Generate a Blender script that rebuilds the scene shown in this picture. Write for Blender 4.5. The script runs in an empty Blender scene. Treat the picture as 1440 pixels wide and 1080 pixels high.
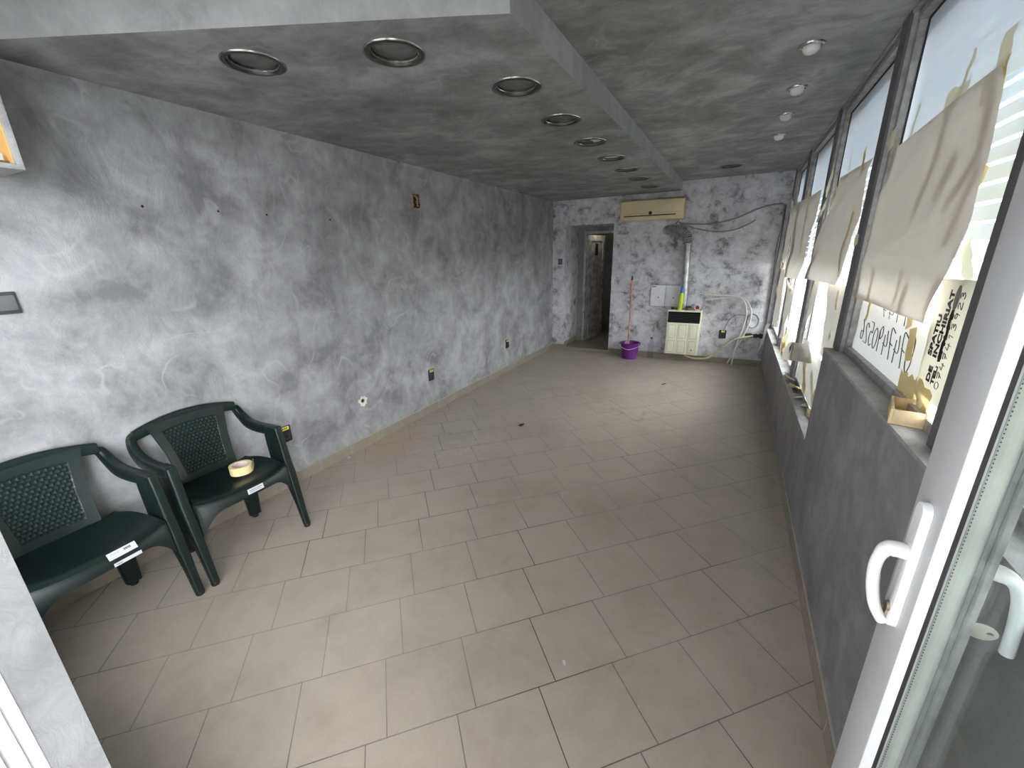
import bpy, bmesh, math, random
from mathutils import Vector, Matrix
random.seed(7)
sc = bpy.context.scene
COL = sc.collection
PI = math.pi
W, HC, HS, ZL, ZH = 3.196, 2.52, 2.397, 0.559, 1.089

# ------------------------------------------------------------------ materials
class NT:
    def __init__(s, name):
        s.m = bpy.data.materials.new(name); s.m.use_nodes = True
        s.t = s.m.node_tree; s.t.nodes.clear()
        s.out = s.n('ShaderNodeOutputMaterial')
    def n(s, typ, **kw):
        nd = s.t.nodes.new(typ)
        for k, v in kw.items():
            if k in nd.bl_rna.properties: setattr(nd, k, v)
            else: nd.inputs[k.replace('_', ' ')].default_value = v
        return nd
    def l(s, a, b): s.t.links.new(a, b)
    def math(s, op, a, b=None, c=None):
        nd = s.n('ShaderNodeMath', operation=op)
        for i, x in enumerate((a, b, c)):
            if x is None: continue
            if isinstance(x, (int, float)): nd.inputs[i].default_value = x
            else: s.l(x, nd.inputs[i])
        return nd.outputs[0]
    def mix(s, f, a, b):
        nd = s.n('ShaderNodeMix', data_type='RGBA')
        for sock, x in ((nd.inputs[0], f), (nd.inputs[6], a), (nd.inputs[7], b)):
            if isinstance(x, (int, float)): sock.default_value = x
            elif isinstance(x, tuple): sock.default_value = (*x, 1)
            else: s.l(x, sock)
        return nd.outputs[2]
    def ramp(s, f, stops):
        nd = s.n('ShaderNodeValToRGB'); cr = nd.color_ramp
        while len(cr.elements) < len(stops): cr.elements.new(0.5)
        for e, (p, c) in zip(cr.elements, stops):
            e.position = p; e.color = (*c, 1) if isinstance(c, tuple) else (c, c, c, 1)
        s.l(f, nd.inputs[0]); return nd.outputs[0]
    def coords(s, scale=(1, 1, 1), rot=(0, 0, 0), loc=(0, 0, 0)):
        tc = s.n('ShaderNodeTexCoord'); mp = s.n('ShaderNodeMapping')
        mp.inputs['Scale'].default_value = scale; mp.inputs['Rotation'].default_value = rot
        mp.inputs['Location'].default_value = loc
        s.l(tc.outputs['Object'], mp.inputs[0]); return mp.outputs[0]
    def noise(s, vec, scale, detail=5, rough=.55, dist=0):
        nd = s.n('ShaderNodeTexNoise', Scale=scale, Detail=detail, Roughness=rough, Distortion=dist)
        if vec is not None: s.l(vec, nd.inputs['Vector'])
        return nd.outputs['Fac']
    def bsdf(s, color, rough=.5, metal=0, spec=.5, bump=None, bs=.3, bd=.01, **kw):
        p = s.n('ShaderNodeBsdfPrincipled', Roughness=rough if isinstance(rough, (int, float)) else .5, Metallic=metal)
        if not isinstance(rough, (int, float)): s.l(rough, p.inputs['Roughness'])
        p.inputs['Specular IOR Level'].default_value = spec
        for k, v in kw.items(): p.inputs[k].default_value = v
        if isinstance(color, tuple): p.inputs['Base Color'].default_value = (*color, 1)
        else: s.l(color, p.inputs['Base Color'])
        if bump is not None:
            b = s.n('ShaderNodeBump', Strength=bs, Distance=bd); s.l(bump, b.inputs['Height']); s.l(b.outputs[0], p.inputs['Normal'])
        s.l(p.outputs[0], s.out.inputs[0]); return p

def plain(name, c, rough=.5, metal=0, spec=.5, var=.06, vs=12, **kw):
    t = NT(name); f = t.noise(t.coords(), vs, 4)
    d = tuple(max(0, x*(1-var*2)) for x in c); e = tuple(min(1, x*(1+var*2)) for x in c)
    t.bsdf(t.ramp(f, [(.3, d), (.7, e)]), rough, metal, spec, **kw); return t.m

def plaster(name, dark, mid, light, s=1.0, streak=(0.5, 0, 0), sv=(6, 6, 1.5), contrast=.12, rough=.55, off=0, bs=.25, wa=.30, wb=.40, wc=.30, warp=2.2, mp=-.1, stroke=0):
    t = NT(name)
    v = t.coords(loc=(off, off*.7, off*1.3)); v2 = t.coords(scale=sv, rot=streak, loc=(off, 0, 0))
    wn = t.n('ShaderNodeTexNoise', Scale=1.7*s, Detail=2); t.l(v, wn.inputs['Vector'])
    vm = t.n('ShaderNodeVectorMath', operation='MULTIPLY_ADD'); t.l(wn.outputs['Color'], vm.inputs[0]); vm.inputs[1].default_value = (warp,)*3; t.l(v2, vm.inputs[2])
    a = t.noise(v, 1.1*s, 3, .5, .4); b = t.noise(v, 3.4*s, 10, .64, .35); c = t.noise(vm.outputs[0], 2.2*s, 9, .72, .5)
    f = t.math('MULTIPLY', a, wa); f = t.math('MULTIPLY_ADD', b, wb, f); f = t.math('MULTIPLY_ADD', c, wc, f)
    col = t.ramp(f, [(.5-contrast, dark), (.5+mp*contrast, mid), (.5+contrast, light)])
    if stroke:
        n1 = t.noise(v, 2.1*s, 2, .5, .8); n2 = t.noise(t.coords(loc=(off+5, 3, 1)), 1.9*s, 3, .6)
        rd = t.math('ABSOLUTE', t.math('SUBTRACT', n1, .5))
        ln = t.ramp(t.math('MULTIPLY_ADD', c, .05, rd), [(.026, 1.0), (.044, 0.0)])
        mk = t.ramp(n2, [(.50, 0.0), (.60, 1.0)])
        col = t.mix(t.math('MULTIPLY', t.math('MULTIPLY', ln, mk), stroke), col, tuple(min(1, q*1.18) for q in light))
    h = t.math('ADD', b, c)
    t.bsdf(col, rough, spec=.35, bump=h, bs=bs, bd=.012); return t.m

g = lambda x, y=0, z=0: (x+y, x, x+z)
M = {}
M['wall_left'] = plaster('grey_swirled_plaster', g(.175, .003, .008), g(.272, .003, .010), g(.39, .003, .013), 1.15, (.9, .3, .2), (3, 4, 2.2), .10, bs=.5, wa=.27, wb=.53, wc=.20, warp=.8, stroke=.45)
M['wall_back'] = plaster('pale_mottled_plaster', g(.15, .003, .010), g(.51, .006, .034), g(.72, .006, .042), 2.3, (0, .5, 0), (1.7, 3, 3.2), .115, off=3, bs=.4, mp=-.16, warp=1.2, wa=.22, wb=.5, wc=.28)
M['parapet'] = plaster('dark_grey_plaster', g(.15, 0, .006), g(.215, 0, .009), g(.32, 0, .014), 1.5, (.2, 0, 0), (5, 3, 1.4), .11, off=7, rough=.42, bs=.12)
M['ceiling'] = plaster('smoky_grey_ceiling_plaster', g(.14), g(.225), g(.40), 1.15, (0, 0, .5), (1.6, 4.0, 3), .105, off=11, bs=.2, wa=.27, wb=.48, wc=.25, warp=1.3, stroke=.3)
M['soffit'] = plaster('soffit_grey_plaster', g(.135), g(.215), g(.37), 1.15, (0, 0, .9), (1.6, 4.0, 3), .11, off=17, bs=.2, wa=.27, wb=.48, wc=.25, warp=1.3, stroke=.3)
M['pier'] = plaster('pale_jamb_plaster', g(.12, 0, .004), g(.165, 0, .007), g(.215, 0, .010), 3, (0, 0, 0), (5, 5, 1), .14, off=23)
M['sill'] = plaster('worn_sill_paint', g(.24), g(.36), g(.52), 3, (0, 0, 0), (5, 2, 5), .13, off=29)

def tile_mat(name, base, dark, grout, lay=True):
    t = NT(name)
    tc = t.n('ShaderNodeTexCoord'); sp = t.n('ShaderNodeSeparateXYZ'); t.l(tc.outputs['Object'], sp.inputs[0])
    x, y = sp.outputs[0], sp.outputs[1]
    vec = t.coords()
    sp1 = t.noise(vec, 260, 2, .7); cl = t.noise(vec, 2.2, 5, .6, .5); cl2 = t.noise(vec, 9, 6, .65, .5)
    col = t.mix(t.math('MULTIPLY', sp1, 1), tuple(c*.78 for c in base), tuple(min(1, c*1.22) for c in base))
    if lay:
        r = 2 ** -.5
        u = t.math('MULTIPLY', t.math('ADD', x, y), r)
        v = t.math('MULTIPLY', t.math('SUBTRACT', y, x), r)
        rv = t.math('DIVIDE', t.math('ADD', v, 5.223), .309)
        row = t.math('FLOOR', rv); fv = t.math('SUBTRACT', rv, row)
        ru = t.math('DIVIDE', t.math('SUBTRACT', t.math('SUBTRACT', u, .018), t.math('MULTIPLY', row, .0712)), .3185)
        cu = t.math('FLOOR', ru); fu = t.math('SUBTRACT', ru, cu)
        dv = t.math('MULTIPLY', t.math('MINIMUM', fv, t.math('SUBTRACT', 1, fv)), .309)
        du = t.math('MULTIPLY', t.math('MINIMUM', fu, t.math('SUBTRACT', 1, fu)), .3185)
        d = t.math('MINIMUM', du, dv)
        wn = t.n('ShaderNodeTexWhiteNoise'); cb = t.n('ShaderNodeCombineXYZ'); t.l(row, cb.inputs[0]); t.l(cu, cb.inputs[1]); t.l(cb.outputs[0], wn.inputs[0])
        tone = t.math('MULTIPLY_ADD', wn.outputs[0], .10, .0)
        col = t.mix(tone, col, tuple(c*.6 for c in base))
        worn = t.ramp(t.noise(vec, 1.1, 3, .5, .3), [(.40, 0.0), (.62, 1.0)])
        gm = t.ramp(t.math('DIVIDE', d, .0042), [(.30, 1.0), (.62, 0.0)])
        fade = t.math('MULTIPLY_ADD', worn, .60, .38)
        gmask = t.math('MULTIPLY', gm, fade)
    dirt = t.ramp(t.math('MULTIPLY_ADD', cl, .6, t.math('MULTIPLY', cl2, .4)), [(.38, 1.0), (.56, 0.0)])
    col = t.mix(t.math('MULTIPLY', dirt, .34), col, dark)
    if lay:
        col = t.mix(gmask, col, grout)
        # salty limescale trails and a rust stain beside the left wall, a pinkish stain further in
        def spot(cx, cy, rx, ry, nz, lo, hi):
            a = t.math('DIVIDE', t.math('SUBTRACT', x, cx), rx); b = t.math('DIVIDE', t.math('SUBTRACT', y, cy), ry)
            q = t.math('ADD', t.math('MULTIPLY', a, a), t.math('MULTIPLY', b, b))
            q = t.math('SUBTRACT', 1, q)
            return t.math('MULTIPLY', t.math('MAXIMUM', q, 0), t.ramp(t.noise(vec, nz, 6, .65, 1), [(lo, 0.0), (hi, 1.0)]))
        col = t.mix(t.math('MULTIPLY', spot(.2, -4.22, .22, .42, 8, .40, .62), .75), col, (.52, .30, .17))
        col = t.mix(t.math('MULTIPLY', spot(.75, -3.95, .5, .55, 14,   .50, .64), .32), col, (.62, .58, .53))
        col = t.mix(t.math('MULTIPLY', spot(1.9, -2.6, .45, .25, 7, .48, .60), .5), col, (.24, .15, .12))
    rough = t.math('MULTIPLY_ADD', cl2, .25, .27)
    p = t.bsdf(col, rough, spec=.4, bump=t.math('SUBTRACT', t.math('MULTIPLY', sp1, .05), gm) if lay else sp1, bs=.12 if lay else .03, bd=.002)
    return t.m
M['floor'] = tile_mat('beige_grey_floor_tiles', (.455, .395, .335), (.27, .225, .185), (.075, .06, .05))
M['skirt'] = tile_mat('skirting_tile', (.27, .23, .185), (.17, .14, .11), (.1, .1, .1), False)
M['caulk'] = plain('pale_joint_caulk', (.44, .40, .35), .8)

M['chair'] = plain('dark_green_plastic', (.0028, .0105, .0088), .38, spec=.5, var=.12, vs=30)
M['chair_weave'] = plain('dark_green_woven_plastic', (.0028, .0105, .0088), .6, spec=.3)
M['chair_pad'] = plain('black_plastic', (.012, .013, .014), .45)
M['black'] = plain('matt_black_plastic', (.012, .012, .013), .45)
M['blackgl'] = plain('black_grille', (.004, .004, .004), .7, spec=.15)
M['anthracite'] = plain('anthracite_switch_plastic', (.05, .052, .058), .35)
M['rocker'] = plain('grey_rocker_plastic', (.13, .13, .135), .3)
M['cream'] = plain('yellowed_cream_plastic', (.64, .54, .32), .42, var=.05, vs=3)
M['cream_b'] = plain('pale_cream_enamel', (.80, .76, .60), .35, var=.03, vs=5)
M['cream_d'] = plain('shadow_gap_cream', (.50, .46, .34), .5)
M['white'] = plain('white_painted_aluminium', (.80, .80, .81), .3, var=.02, vs=8)
M['leafgrey'] = plain('pale_aluminium_stile', (.50, .50, .51), .33, var=.03, vs=6)
M['white_box'] = plain('white_lacquered_panel', (.72, .72, .76), .4, var=.03)
M['frame'] = plain('dirty_grey_aluminium', (.36, .35, .34), .45, metal=.3, var=.15, vs=25)
M['post'] = plain('shaded_post_grey', (.105, .10, .105), .5, var=.1)  # shade on the posts' room-side faces, put into the colour
M['gasket'] = plain('dark_rubber_gasket', (.022, .018, .02), .6)
M['spacer'] = plain('perforated_spacer_aluminium', (.50, .52, .46), .4, metal=.4)
M['chrome'] = plain('tarnished_chrome', (.40, .385, .36), .25, metal=1, var=.1)
M['bronze'] = plain('dark_bronze_trim', (.055, .05, .045), .35, metal=.5)
M['steel'] = plain('worn_bare_metal', (.45, .43, .42), .3, metal=1, var=.2)
M['brass'] = plain('aged_brass', (.40, .34, .24), .3, metal=1)
M['galv'] = plain('galvanised_duct', (.42, .42, .42), .42, metal=.6, var=.15, vs=20)
M['lens'] = plain('dusty_frosted_lens', (.12, .12, .115), .25, var=.1)
M['lens_w'] = plain('bare_reflector_plate', (.62, .60, .55), .4)
M['lens_c'] = plain('cream_lamp_holder', (.62, .52, .33), .45)
M['can'] = plain('dull_reflector_can', (.20, .19, .18), .35, metal=.6)
M['bulb'] = plain('white_frosted_bulb', (.66, .64, .62), .25, var=.02)
M['purple'] = plain('purple_plastic', (.14, .016, .19), .32, var=.1, vs=8)
M['stick'] = plain('pink_worn_broom_stick', (.52, .20, .14), .5, var=.3, vs=9)
M['lime'] = plain('lime_green_plastic', (.52, .70, .05), .35)
M['blue'] = plain('blue_cap_plastic', (.05, .16, .42), .4)
M['red'] = plain('red_tape', (.50, .09, .07), .45)
M['pinkw'] = plain('pinkish_white_plastic', (.72, .58, .56), .5)
M['brown'] = plain('brown_wood_scrap', (.17, .09, .05), .6, var=.25)
M['tan'] = plain('tan_card', (.42, .33, .22), .7)
M['bag'] = plain('crumpled_pale_plastic', (.66, .66, .70), .35)
M['cable_w'] = plain('offwhite_cable', (.68, .66, .60), .5)
M['cable_g'] = plain('greyed_cable', (.27, .26, .25), .6)
M['cable_d'] = plain('dark_cable', (.10, .10, .10), .6)
M['hose'] = plain('yellowed_gas_hose', (.58, .53, .32), .5)
M['yellow'] = plain('yellow_sticker', (.78, .66, .12), .5)
M['ochre'] = plain('ochre_box_lining', (.32, .19, .06), .7, var=.3, vs=40)
M['hole'] = plain('dark_opening', (.015, .012, .01), .9)
M['gypsum'] = plain('white_gypsum', (.68, .64, .58), .8)
M['wood'] = plain('pale_spruce', (.66, .50, .30), .55, var=.15, vs=7)
M['oldwood'] = plain('whitewashed_door_paint', (.40, .38, .37), .5, var=.25, vs=10)
M['amber'] = plain('amber_board', (.80, .48, .17), .45, var=.08, vs=6)
M['ink'] = plain('black_ink', (.012, .012, .014), .6)
M['pencil'] = plain('grey_marker_ink', (.055, .055, .06), .6)
M['smudge'] = plain('brown_grey_smudge', (.20, .19, .15), .7)
M['sticker'] = plain('white_label_paper', (.60, .60, .64), .5, var=.03)
M['grime'] = plain('black_soot_grime', (.05, .045, .04), .9, var=.4, vs=60)
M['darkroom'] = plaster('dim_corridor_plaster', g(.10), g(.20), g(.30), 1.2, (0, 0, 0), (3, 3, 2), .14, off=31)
M['pave'] = plain('pale_pavement', (.48, .48, .47), .8, var=.1, vs=3)
M['key'] = plain('cream_key_head', (.70, .66, .56), .4)

def paper(name, c, tr=.5, var=.06):
    t = NT(name); v = t.coords()
    col = t.mix(t.noise(v, 5, 6, .6, .6), tuple(x*(1-var) for x in c), tuple(min(1, x*(1+var)) for x in c))
    d = t.n('ShaderNodeBsdfDiffuse'); r = t.n('ShaderNodeBsdfTranslucent'); m = t.n('ShaderNodeMixShader', Fac=tr)
    t.l(col, d.inputs[0]); t.l(col, r.inputs[0]); t.l(d.outputs[0], m.inputs[1]); t.l(r.outputs[0], m.inputs[2])
    t.l(m.outputs[0], t.out.inputs[0]); return t.m
M['kraft'] = paper('beige_packing_paper', (.66, .60, .525), .13)
M['kraft_low'] = paper('pale_low_packing_paper', (.68, .63, .56), .06)
M['low_white'] = paper('white_low_paper', (.72, .71, .68), .05, .03)
M['whitepaper'] = paper('white_writing_paper', (.84, .83, .80), .06, .03)
M['signpaper'] = paper('yellowish_sign_paper', (.70, .66, .53), .10)
M['tape'] = paper('yellowed_masking_tape', (.72, .60, .32), .16, .18)
M['tape_pale'] = paper('pale_masking_tape', (.86, .82, .62), .22, .08)
M['tape_roll'] = plain('cream_masking_tape', (.80, .64, .34), .5, var=.05)
M['film'] = paper('frosted_window_film', (.80, .82, .84), .5, .03)
M['slat'] = paper('white_shutter_plastic', (.76, .81, .90), .045, .03)

def thin_glass(name, tint=(.96, .98, .98), refl=.08):
    t = NT(name)
    tr = t.n('ShaderNodeBsdfTransparent'); tr.inputs[0].default_value = (*tint, 1)
    gl = t.n('ShaderNodeBsdfGlossy', Roughness=.01); lw = t.n('ShaderNodeLayerWeight', Blend=.5)
    m = t.n('ShaderNodeMixShader'); t.l(t.math('MULTIPLY_ADD', t.math('POWER', lw.outputs['Facing'], 5), .5, .025), m.inputs[0])
    t.l(tr.outputs[0], m.inputs[1]); t.l(gl.outputs[0], m.inputs[2]); t.l(m.outputs[0], t.out.inputs[0]); return t.m
M['glass'] = thin_glass('clear_glass')
M['pet'] = thin_glass('clear_bottle_plastic', (.88, .90, .93))

# ------------------------------------------------------------------ mesh helpers
def box(bm, x0, y0, z0, x1, y1, z1, m=None):
    vs = [bm.verts.new((x, y, z)) for x in (x0, x1) for y in (y0, y1) for z in (z0, z1)]
    if m is not None:
        for v in vs: v.co = m @ v.co
    for f in ((0, 1, 3, 2), (4, 6, 7, 5), (0, 4, 5, 1), (2, 3, 7, 6), (0, 2, 6, 4), (1, 5, 7, 3)):
        bm.faces.new([vs[i] for i in f])
    return vs
def BM(): return bmesh.new()
def ring(bm, pts): return [bm.verts.new(p) for p in pts]
def loft(bm, sections, cap=True, closed=True, loop=False):
    rs = [ring(bm, s) for s in sections]; n = len(rs[0])
    pairs = list(zip(rs, rs[1:])) + ([(rs[-1], rs[0])] if loop else [])
    for a, b in pairs:
        for i in range(n if closed else n-1):
            j = (i+1) % n
            bm.faces.new((a[i], a[j], b[j], b[i]))
    if cap and closed and not loop:
        bm.faces.new(rs[0][::-1]); bm.faces.new(rs[-1])
    return rs
def spline(pts, n=8):
    P = [Vector(p) for p in pts]; P = [P[0]*2-P[1]] + P + [P[-1]*2-P[-2]]; out = []
    for i in range(1, len(P)-2):
        for k in range(n):
            t = k/n; a, b, c, d = P[i-1:i+3]
            out.append(.5*((2*b) + (c-a)*t + (2*a-5*b+4*c-d)*t*t + (3*b-a-3*c+d)*t**3))
    out.append(P[-2]); return out
def tube(bm, pts, r, seg=8, cap=True):
    pts = [Vector(p) for p in pts]; up = None; secs = []
    for i, p in enumerate(pts):
        d = (pts[min(i+1, len(pts)-1)] - pts[max(i-1, 0)]).normalized()
        if up is None:
            up = Vector((0, 0, 1)) if abs(d.z) < .9 else Vector((1, 0, 0))
        a = (up - d*up.dot(d)).normalized(); up = a; b = d.cross(a)
        rr = r[i] if isinstance(r, (list, tuple)) else r
        secs.append([p + a*math.cos(2*PI*k/seg)*rr + b*math.sin(2*PI*k/seg)*rr for k in range(seg)])
    return loft(bm, secs, cap)
def lathe(bm, prof, c=(0, 0, 0), seg=32, axis='z', m=None, cap=False):
    c = Vector(c); rs = []
    for r, h in prof:
        pts = []
        for k in range(seg):
            a = 2*PI*k/seg
            v = {'z': Vector((r*math.cos(a), r*math.sin(a), h)), 'x': Vector((h, r*math.cos(a), r*math.sin(a))), 'y': Vector((r*math.cos(a), h, r*math.sin(a)))}[axis]
            if m is not None: v = m @ v
            pts.append(v + c)
        rs.append(pts)
    return loft(bm, rs, cap=cap)
def obj(name, bm, mat, parent=None, smooth=False, bevel=0, doubles=False):
    if doubles: bmesh.ops.remove_doubles(bm, verts=bm.verts, dist=1e-5)
    bmesh.ops.recalc_face_normals(bm, faces=bm.faces)
    if bevel:
        es = [e for e in bm.edges if len(e.link_faces) == 2 and e.calc_face_angle(0) > .6]
        bmesh.ops.bevel(bm, geom=es, offset=bevel, segments=2, affect='EDGES', profile=.6, clamp_overlap=True)
    me = bpy.data.meshes.new(name); bm.to_mesh(me); bm.free()
    if smooth or bevel:
        me.polygons.foreach_set('use_smooth', [True]*len(me.polygons))
        me.update(); me.set_sharp_from_angle(angle=math.radians(38))
    me.materials.append(M[mat] if isinstance(mat, str) else mat)
    o = bpy.data.objects.new(name, me); COL.objects.link(o)
    if parent is not None: o.parent = parent
    return o
def tag(o, label=None, cat=None, group=None, kind=None):
    for k, v in (('label', label), ('category', cat), ('group', group), ('kind', kind)):
        if v: o[k] = v
    return o
def thing(name, label, cat, loc=(0, 0, 0), rz=0, group=None):
    o = bpy.data.objects.new(name, None); COL.objects.link(o); o.empty_display_size = .05
    o.location = loc; o.rotation_euler = (0, 0, rz)
    return tag(o, label, cat, group)
def struct(name, bm, mat, **k):
    o = obj(name, bm, mat, **k); o['kind'] = 'structure'; return o
def sempty(name, loc=(0, 0, 0)):
    o = bpy.data.objects.new(name, None); COL.objects.link(o); o.location = loc; o['kind'] = 'structure'; return o
def b1(*a):
    bm = BM(); box(bm, *a); return bm
def boxes(lst):
    bm = BM()
    for a in lst: box(bm, *a)
    return bm
def text(name, body, size, mat, parent, origin, xdir, ydir, bold=0, length=None, thick=.0004):
    cu = bpy.data.curves.new(name, 'FONT'); cu.body = body; cu.size = size; cu.offset = bold; cu.extrude = thick
    cu.resolution_u = 3
    t = bpy.data.objects.new(name + '_tmp', cu); COL.objects.link(t)
    dg = bpy.context.evaluated_depsgraph_get(); dg.update()
    me = bpy.data.meshes.new_from_object(t.evaluated_get(dg)); bpy.data.objects.remove(t); bpy.data.curves.remove(cu)
    xw = [v.co.x for v in me.vertices]; xscale = length/(max(xw)-min(xw)) if length else 1
    x, y = Vector(xdir).normalized(), Vector(ydir).normalized(); z = x.cross(y)
    mt = Matrix((x*xscale, y, z)).transposed().to_4x4(); mt.translation = Vector(origin); me.transform(mt)
    me.name = name; me.materials.clear(); me.materials.append(M[mat])
    o = bpy.data.objects.new(name, me); COL.objects.link(o); o.parent = parent; return o

# ------------------------------------------------------------------ setting
YF = -6.60        # plane of the front wall
struct('floor', b1(-.15, YF-.15, -.08, 3.4, 0, 0), 'floor')
struct('floor_corridor', b1(-.6, 0, -.08, 1.8, 2.8, .05), 'skirt')
struct('wall_left', b1(-.15, YF-.15, 0, 0, 0, HC+.15), 'wall_left')
D1 = .62
struct('wall_back', boxes([(-.15, 0, 0, .225, D1, HC+.15), (1.0, 0, 0, 3.4, D1, HC+.15), (.225, 0, 2.02, 1.0, D1, HC+.15)]), 'wall_back')
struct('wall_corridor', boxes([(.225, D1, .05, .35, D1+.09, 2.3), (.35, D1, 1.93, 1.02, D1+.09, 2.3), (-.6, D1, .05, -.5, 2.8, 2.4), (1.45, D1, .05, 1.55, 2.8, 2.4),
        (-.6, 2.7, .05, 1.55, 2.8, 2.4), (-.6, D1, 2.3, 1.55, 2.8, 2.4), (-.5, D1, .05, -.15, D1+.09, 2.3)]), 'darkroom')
struct('wall_right', boxes([(W, YF, 0, 3.40, -3.95, ZH-.012), (W, -3.95, 0, 3.40, 0, ZL-.012)]), 'parapet')
struct('trim_1', boxes([(W-.004, YF, ZH-.012, 3.40, -3.952, ZH)]), 'sill')
struct('trim_2', boxes([(W-.004, -3.948, ZL-.012, 3.40, 0, ZL)]), 'sill')
# front wall behind the viewer: unseen storefront window added for daylight, pier and doorway
struct('wall_front', boxes([(-.15, YF-.15, 0, 2.05, YF+.036, .45), (-.15, YF-.15, .45, .30, YF+.036, HC+.15), (1.80, YF-.15, .45, 2.05, YF+.036, HC+.15),
        (.30, YF-.15, 2.40, 1.80, YF+.036, HC+.15), (2.05, YF-.15, 2.40, 3.4, YF+.036, HC+.15), (3.12, YF-.15, ZH, 3.4, YF, 2.4)]), 'pier')
fr = sempty('window_6')
obj('window_frame', boxes([(.30, -6.70, .45, .36, -6.64, 2.4), (1.74, -6.70, .45, 1.80, -6.64, 2.4), (.36, -6.70, .45, 1.74, -6.64, .51), (.36, -6.70, 2.34, 1.74, -6.64, 2.4)]), 'white', fr)
obj('glass_pane', b1(.36, -6.672, .51, 1.74, -6.668, 2.34), 'glass', fr)
# white aluminium door frame on the jamb, stepped
struct('trim_3', boxes([(2.035, -6.69, 0, 2.052, -6.606, 2.4), (2.052, -6.69, 0, 2.062, -6.618, 2.4), (2.062, -6.69, 0, 2.075, -6.632, 2.4)]), 'white', bevel=.002)

# ceilings, with recesses cut for the round lights
DL = [(.811, -5.309), (1.38, -5.073), (1.645, -4.498), (1.64, -3.875), (1.634, -3.25), (1.63, -2.62), (1.625, -2.01), (1.622, -1.372), (1.617, -.69)]
SP = [(2.915, -3.889), (2.918, -3.274), (2.908, -2.69), (2.911, -2.06)]
DX = (2.53, -.80)
def cut(o, circles, z0, z1):
    bm = BM()
    for x, y, r in circles: lathe(bm, [(r, z0), (r, z1)], (x, y, 0), 40, cap=True)
    bmesh.ops.recalc_face_normals(bm, faces=bm.faces)
    me = bpy.data.meshes.new('c'); bm.to_mesh(me); bm.free()
    c = bpy.data.objects.new('c', me); COL.objects.link(c)
    md = o.modifiers.new('b', 'BOOLEAN'); md.object = c; md.operation = 'DIFFERENCE'; md.solver = 'EXACT'
    dg = bpy.context.evaluated_depsgraph_get(); dg.update()
    new = bpy.data.meshes.new_from_object(o.evaluated_get(dg)); o.modifiers.clear(); o.data = new
    bpy.data.objects.remove(c)
ce = struct('ceiling', b1(-.15, YF-.15, HC, 3.4, .1, HC+.15), 'ceiling')
cut(ce, [(x, y, .040) for x, y in SP] + [(*DX, .105)], HC-.05, HC+.09)
bm = BM(); pl = [(0, 0), (1.925, 0), (1.925, -5.09), (.0, -6.0)]
loft(bm, [[(x, y, HS) for x, y in pl], [(x, y, HC) for x, y in pl]])
so = struct('soffit', bm, 'soffit')
cut(so, [(x, y, .108) for x, y in DL], HS-.05, HS+.08)
M['fascia'] = plaster('fascia_plaster_lit_tone', g(.23), g(.345), g(.45), 1.3, (0, 0, 0), (5, 5, 1.5), .13, off=37, bs=.15)  # soffit plaster with window light on its vertical faces put into the colour
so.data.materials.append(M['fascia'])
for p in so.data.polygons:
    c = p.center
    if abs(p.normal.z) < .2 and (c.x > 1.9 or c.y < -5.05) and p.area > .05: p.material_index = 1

# skirting tiles
def skirting(name, segs):
    o = sempty(name)
    bm = BM()
    for s in segs: box(bm, *s)
    obj('skirting_tile', bm, 'skirt', o)
    return o
sk = skirting('baseboard_left', [(0, YF+.04, 0, .010, 0, .083)])
obj('joint', boxes([(0, -6.3+.302*i, 0, .0112, -6.2985+.302*i, .084) for i in range(20)] + [(0, -6.5, .083, .007, -.01, .088)]), 'caulk', sk)
sk = skirting('baseboard_back', [(.01, -.010, 0, .225, 0, .085), (1.0, -.010, 0, W-.01, 0, .085), (.225, -.01, .05, .235, D1, .135), (.235, D1-.01, .05, .345, D1, .135), (.225, -.012, 0, 1.0, -.001, .0495)])
obj('joint', boxes([(1.3+.31*i, -.0112, 0, 1.3015+.31*i, -.0005, .086) for i in range(7)] + [(1.0, -.006, .085, W-.01, 0, .089)]), 'caulk', sk)
sk = skirting('baseboard_right', [(W-.010, YF+.04, 0, W, -.010, .075)])
obj('joint', boxes([(W-.0112, -6.2+.305*i, 0, W-.0005, -6.1985+.305*i, .076) for i in range(20)] + [(W-.007, -6.5, .075, W, -.01, .081)]), 'caulk', sk)

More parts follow.
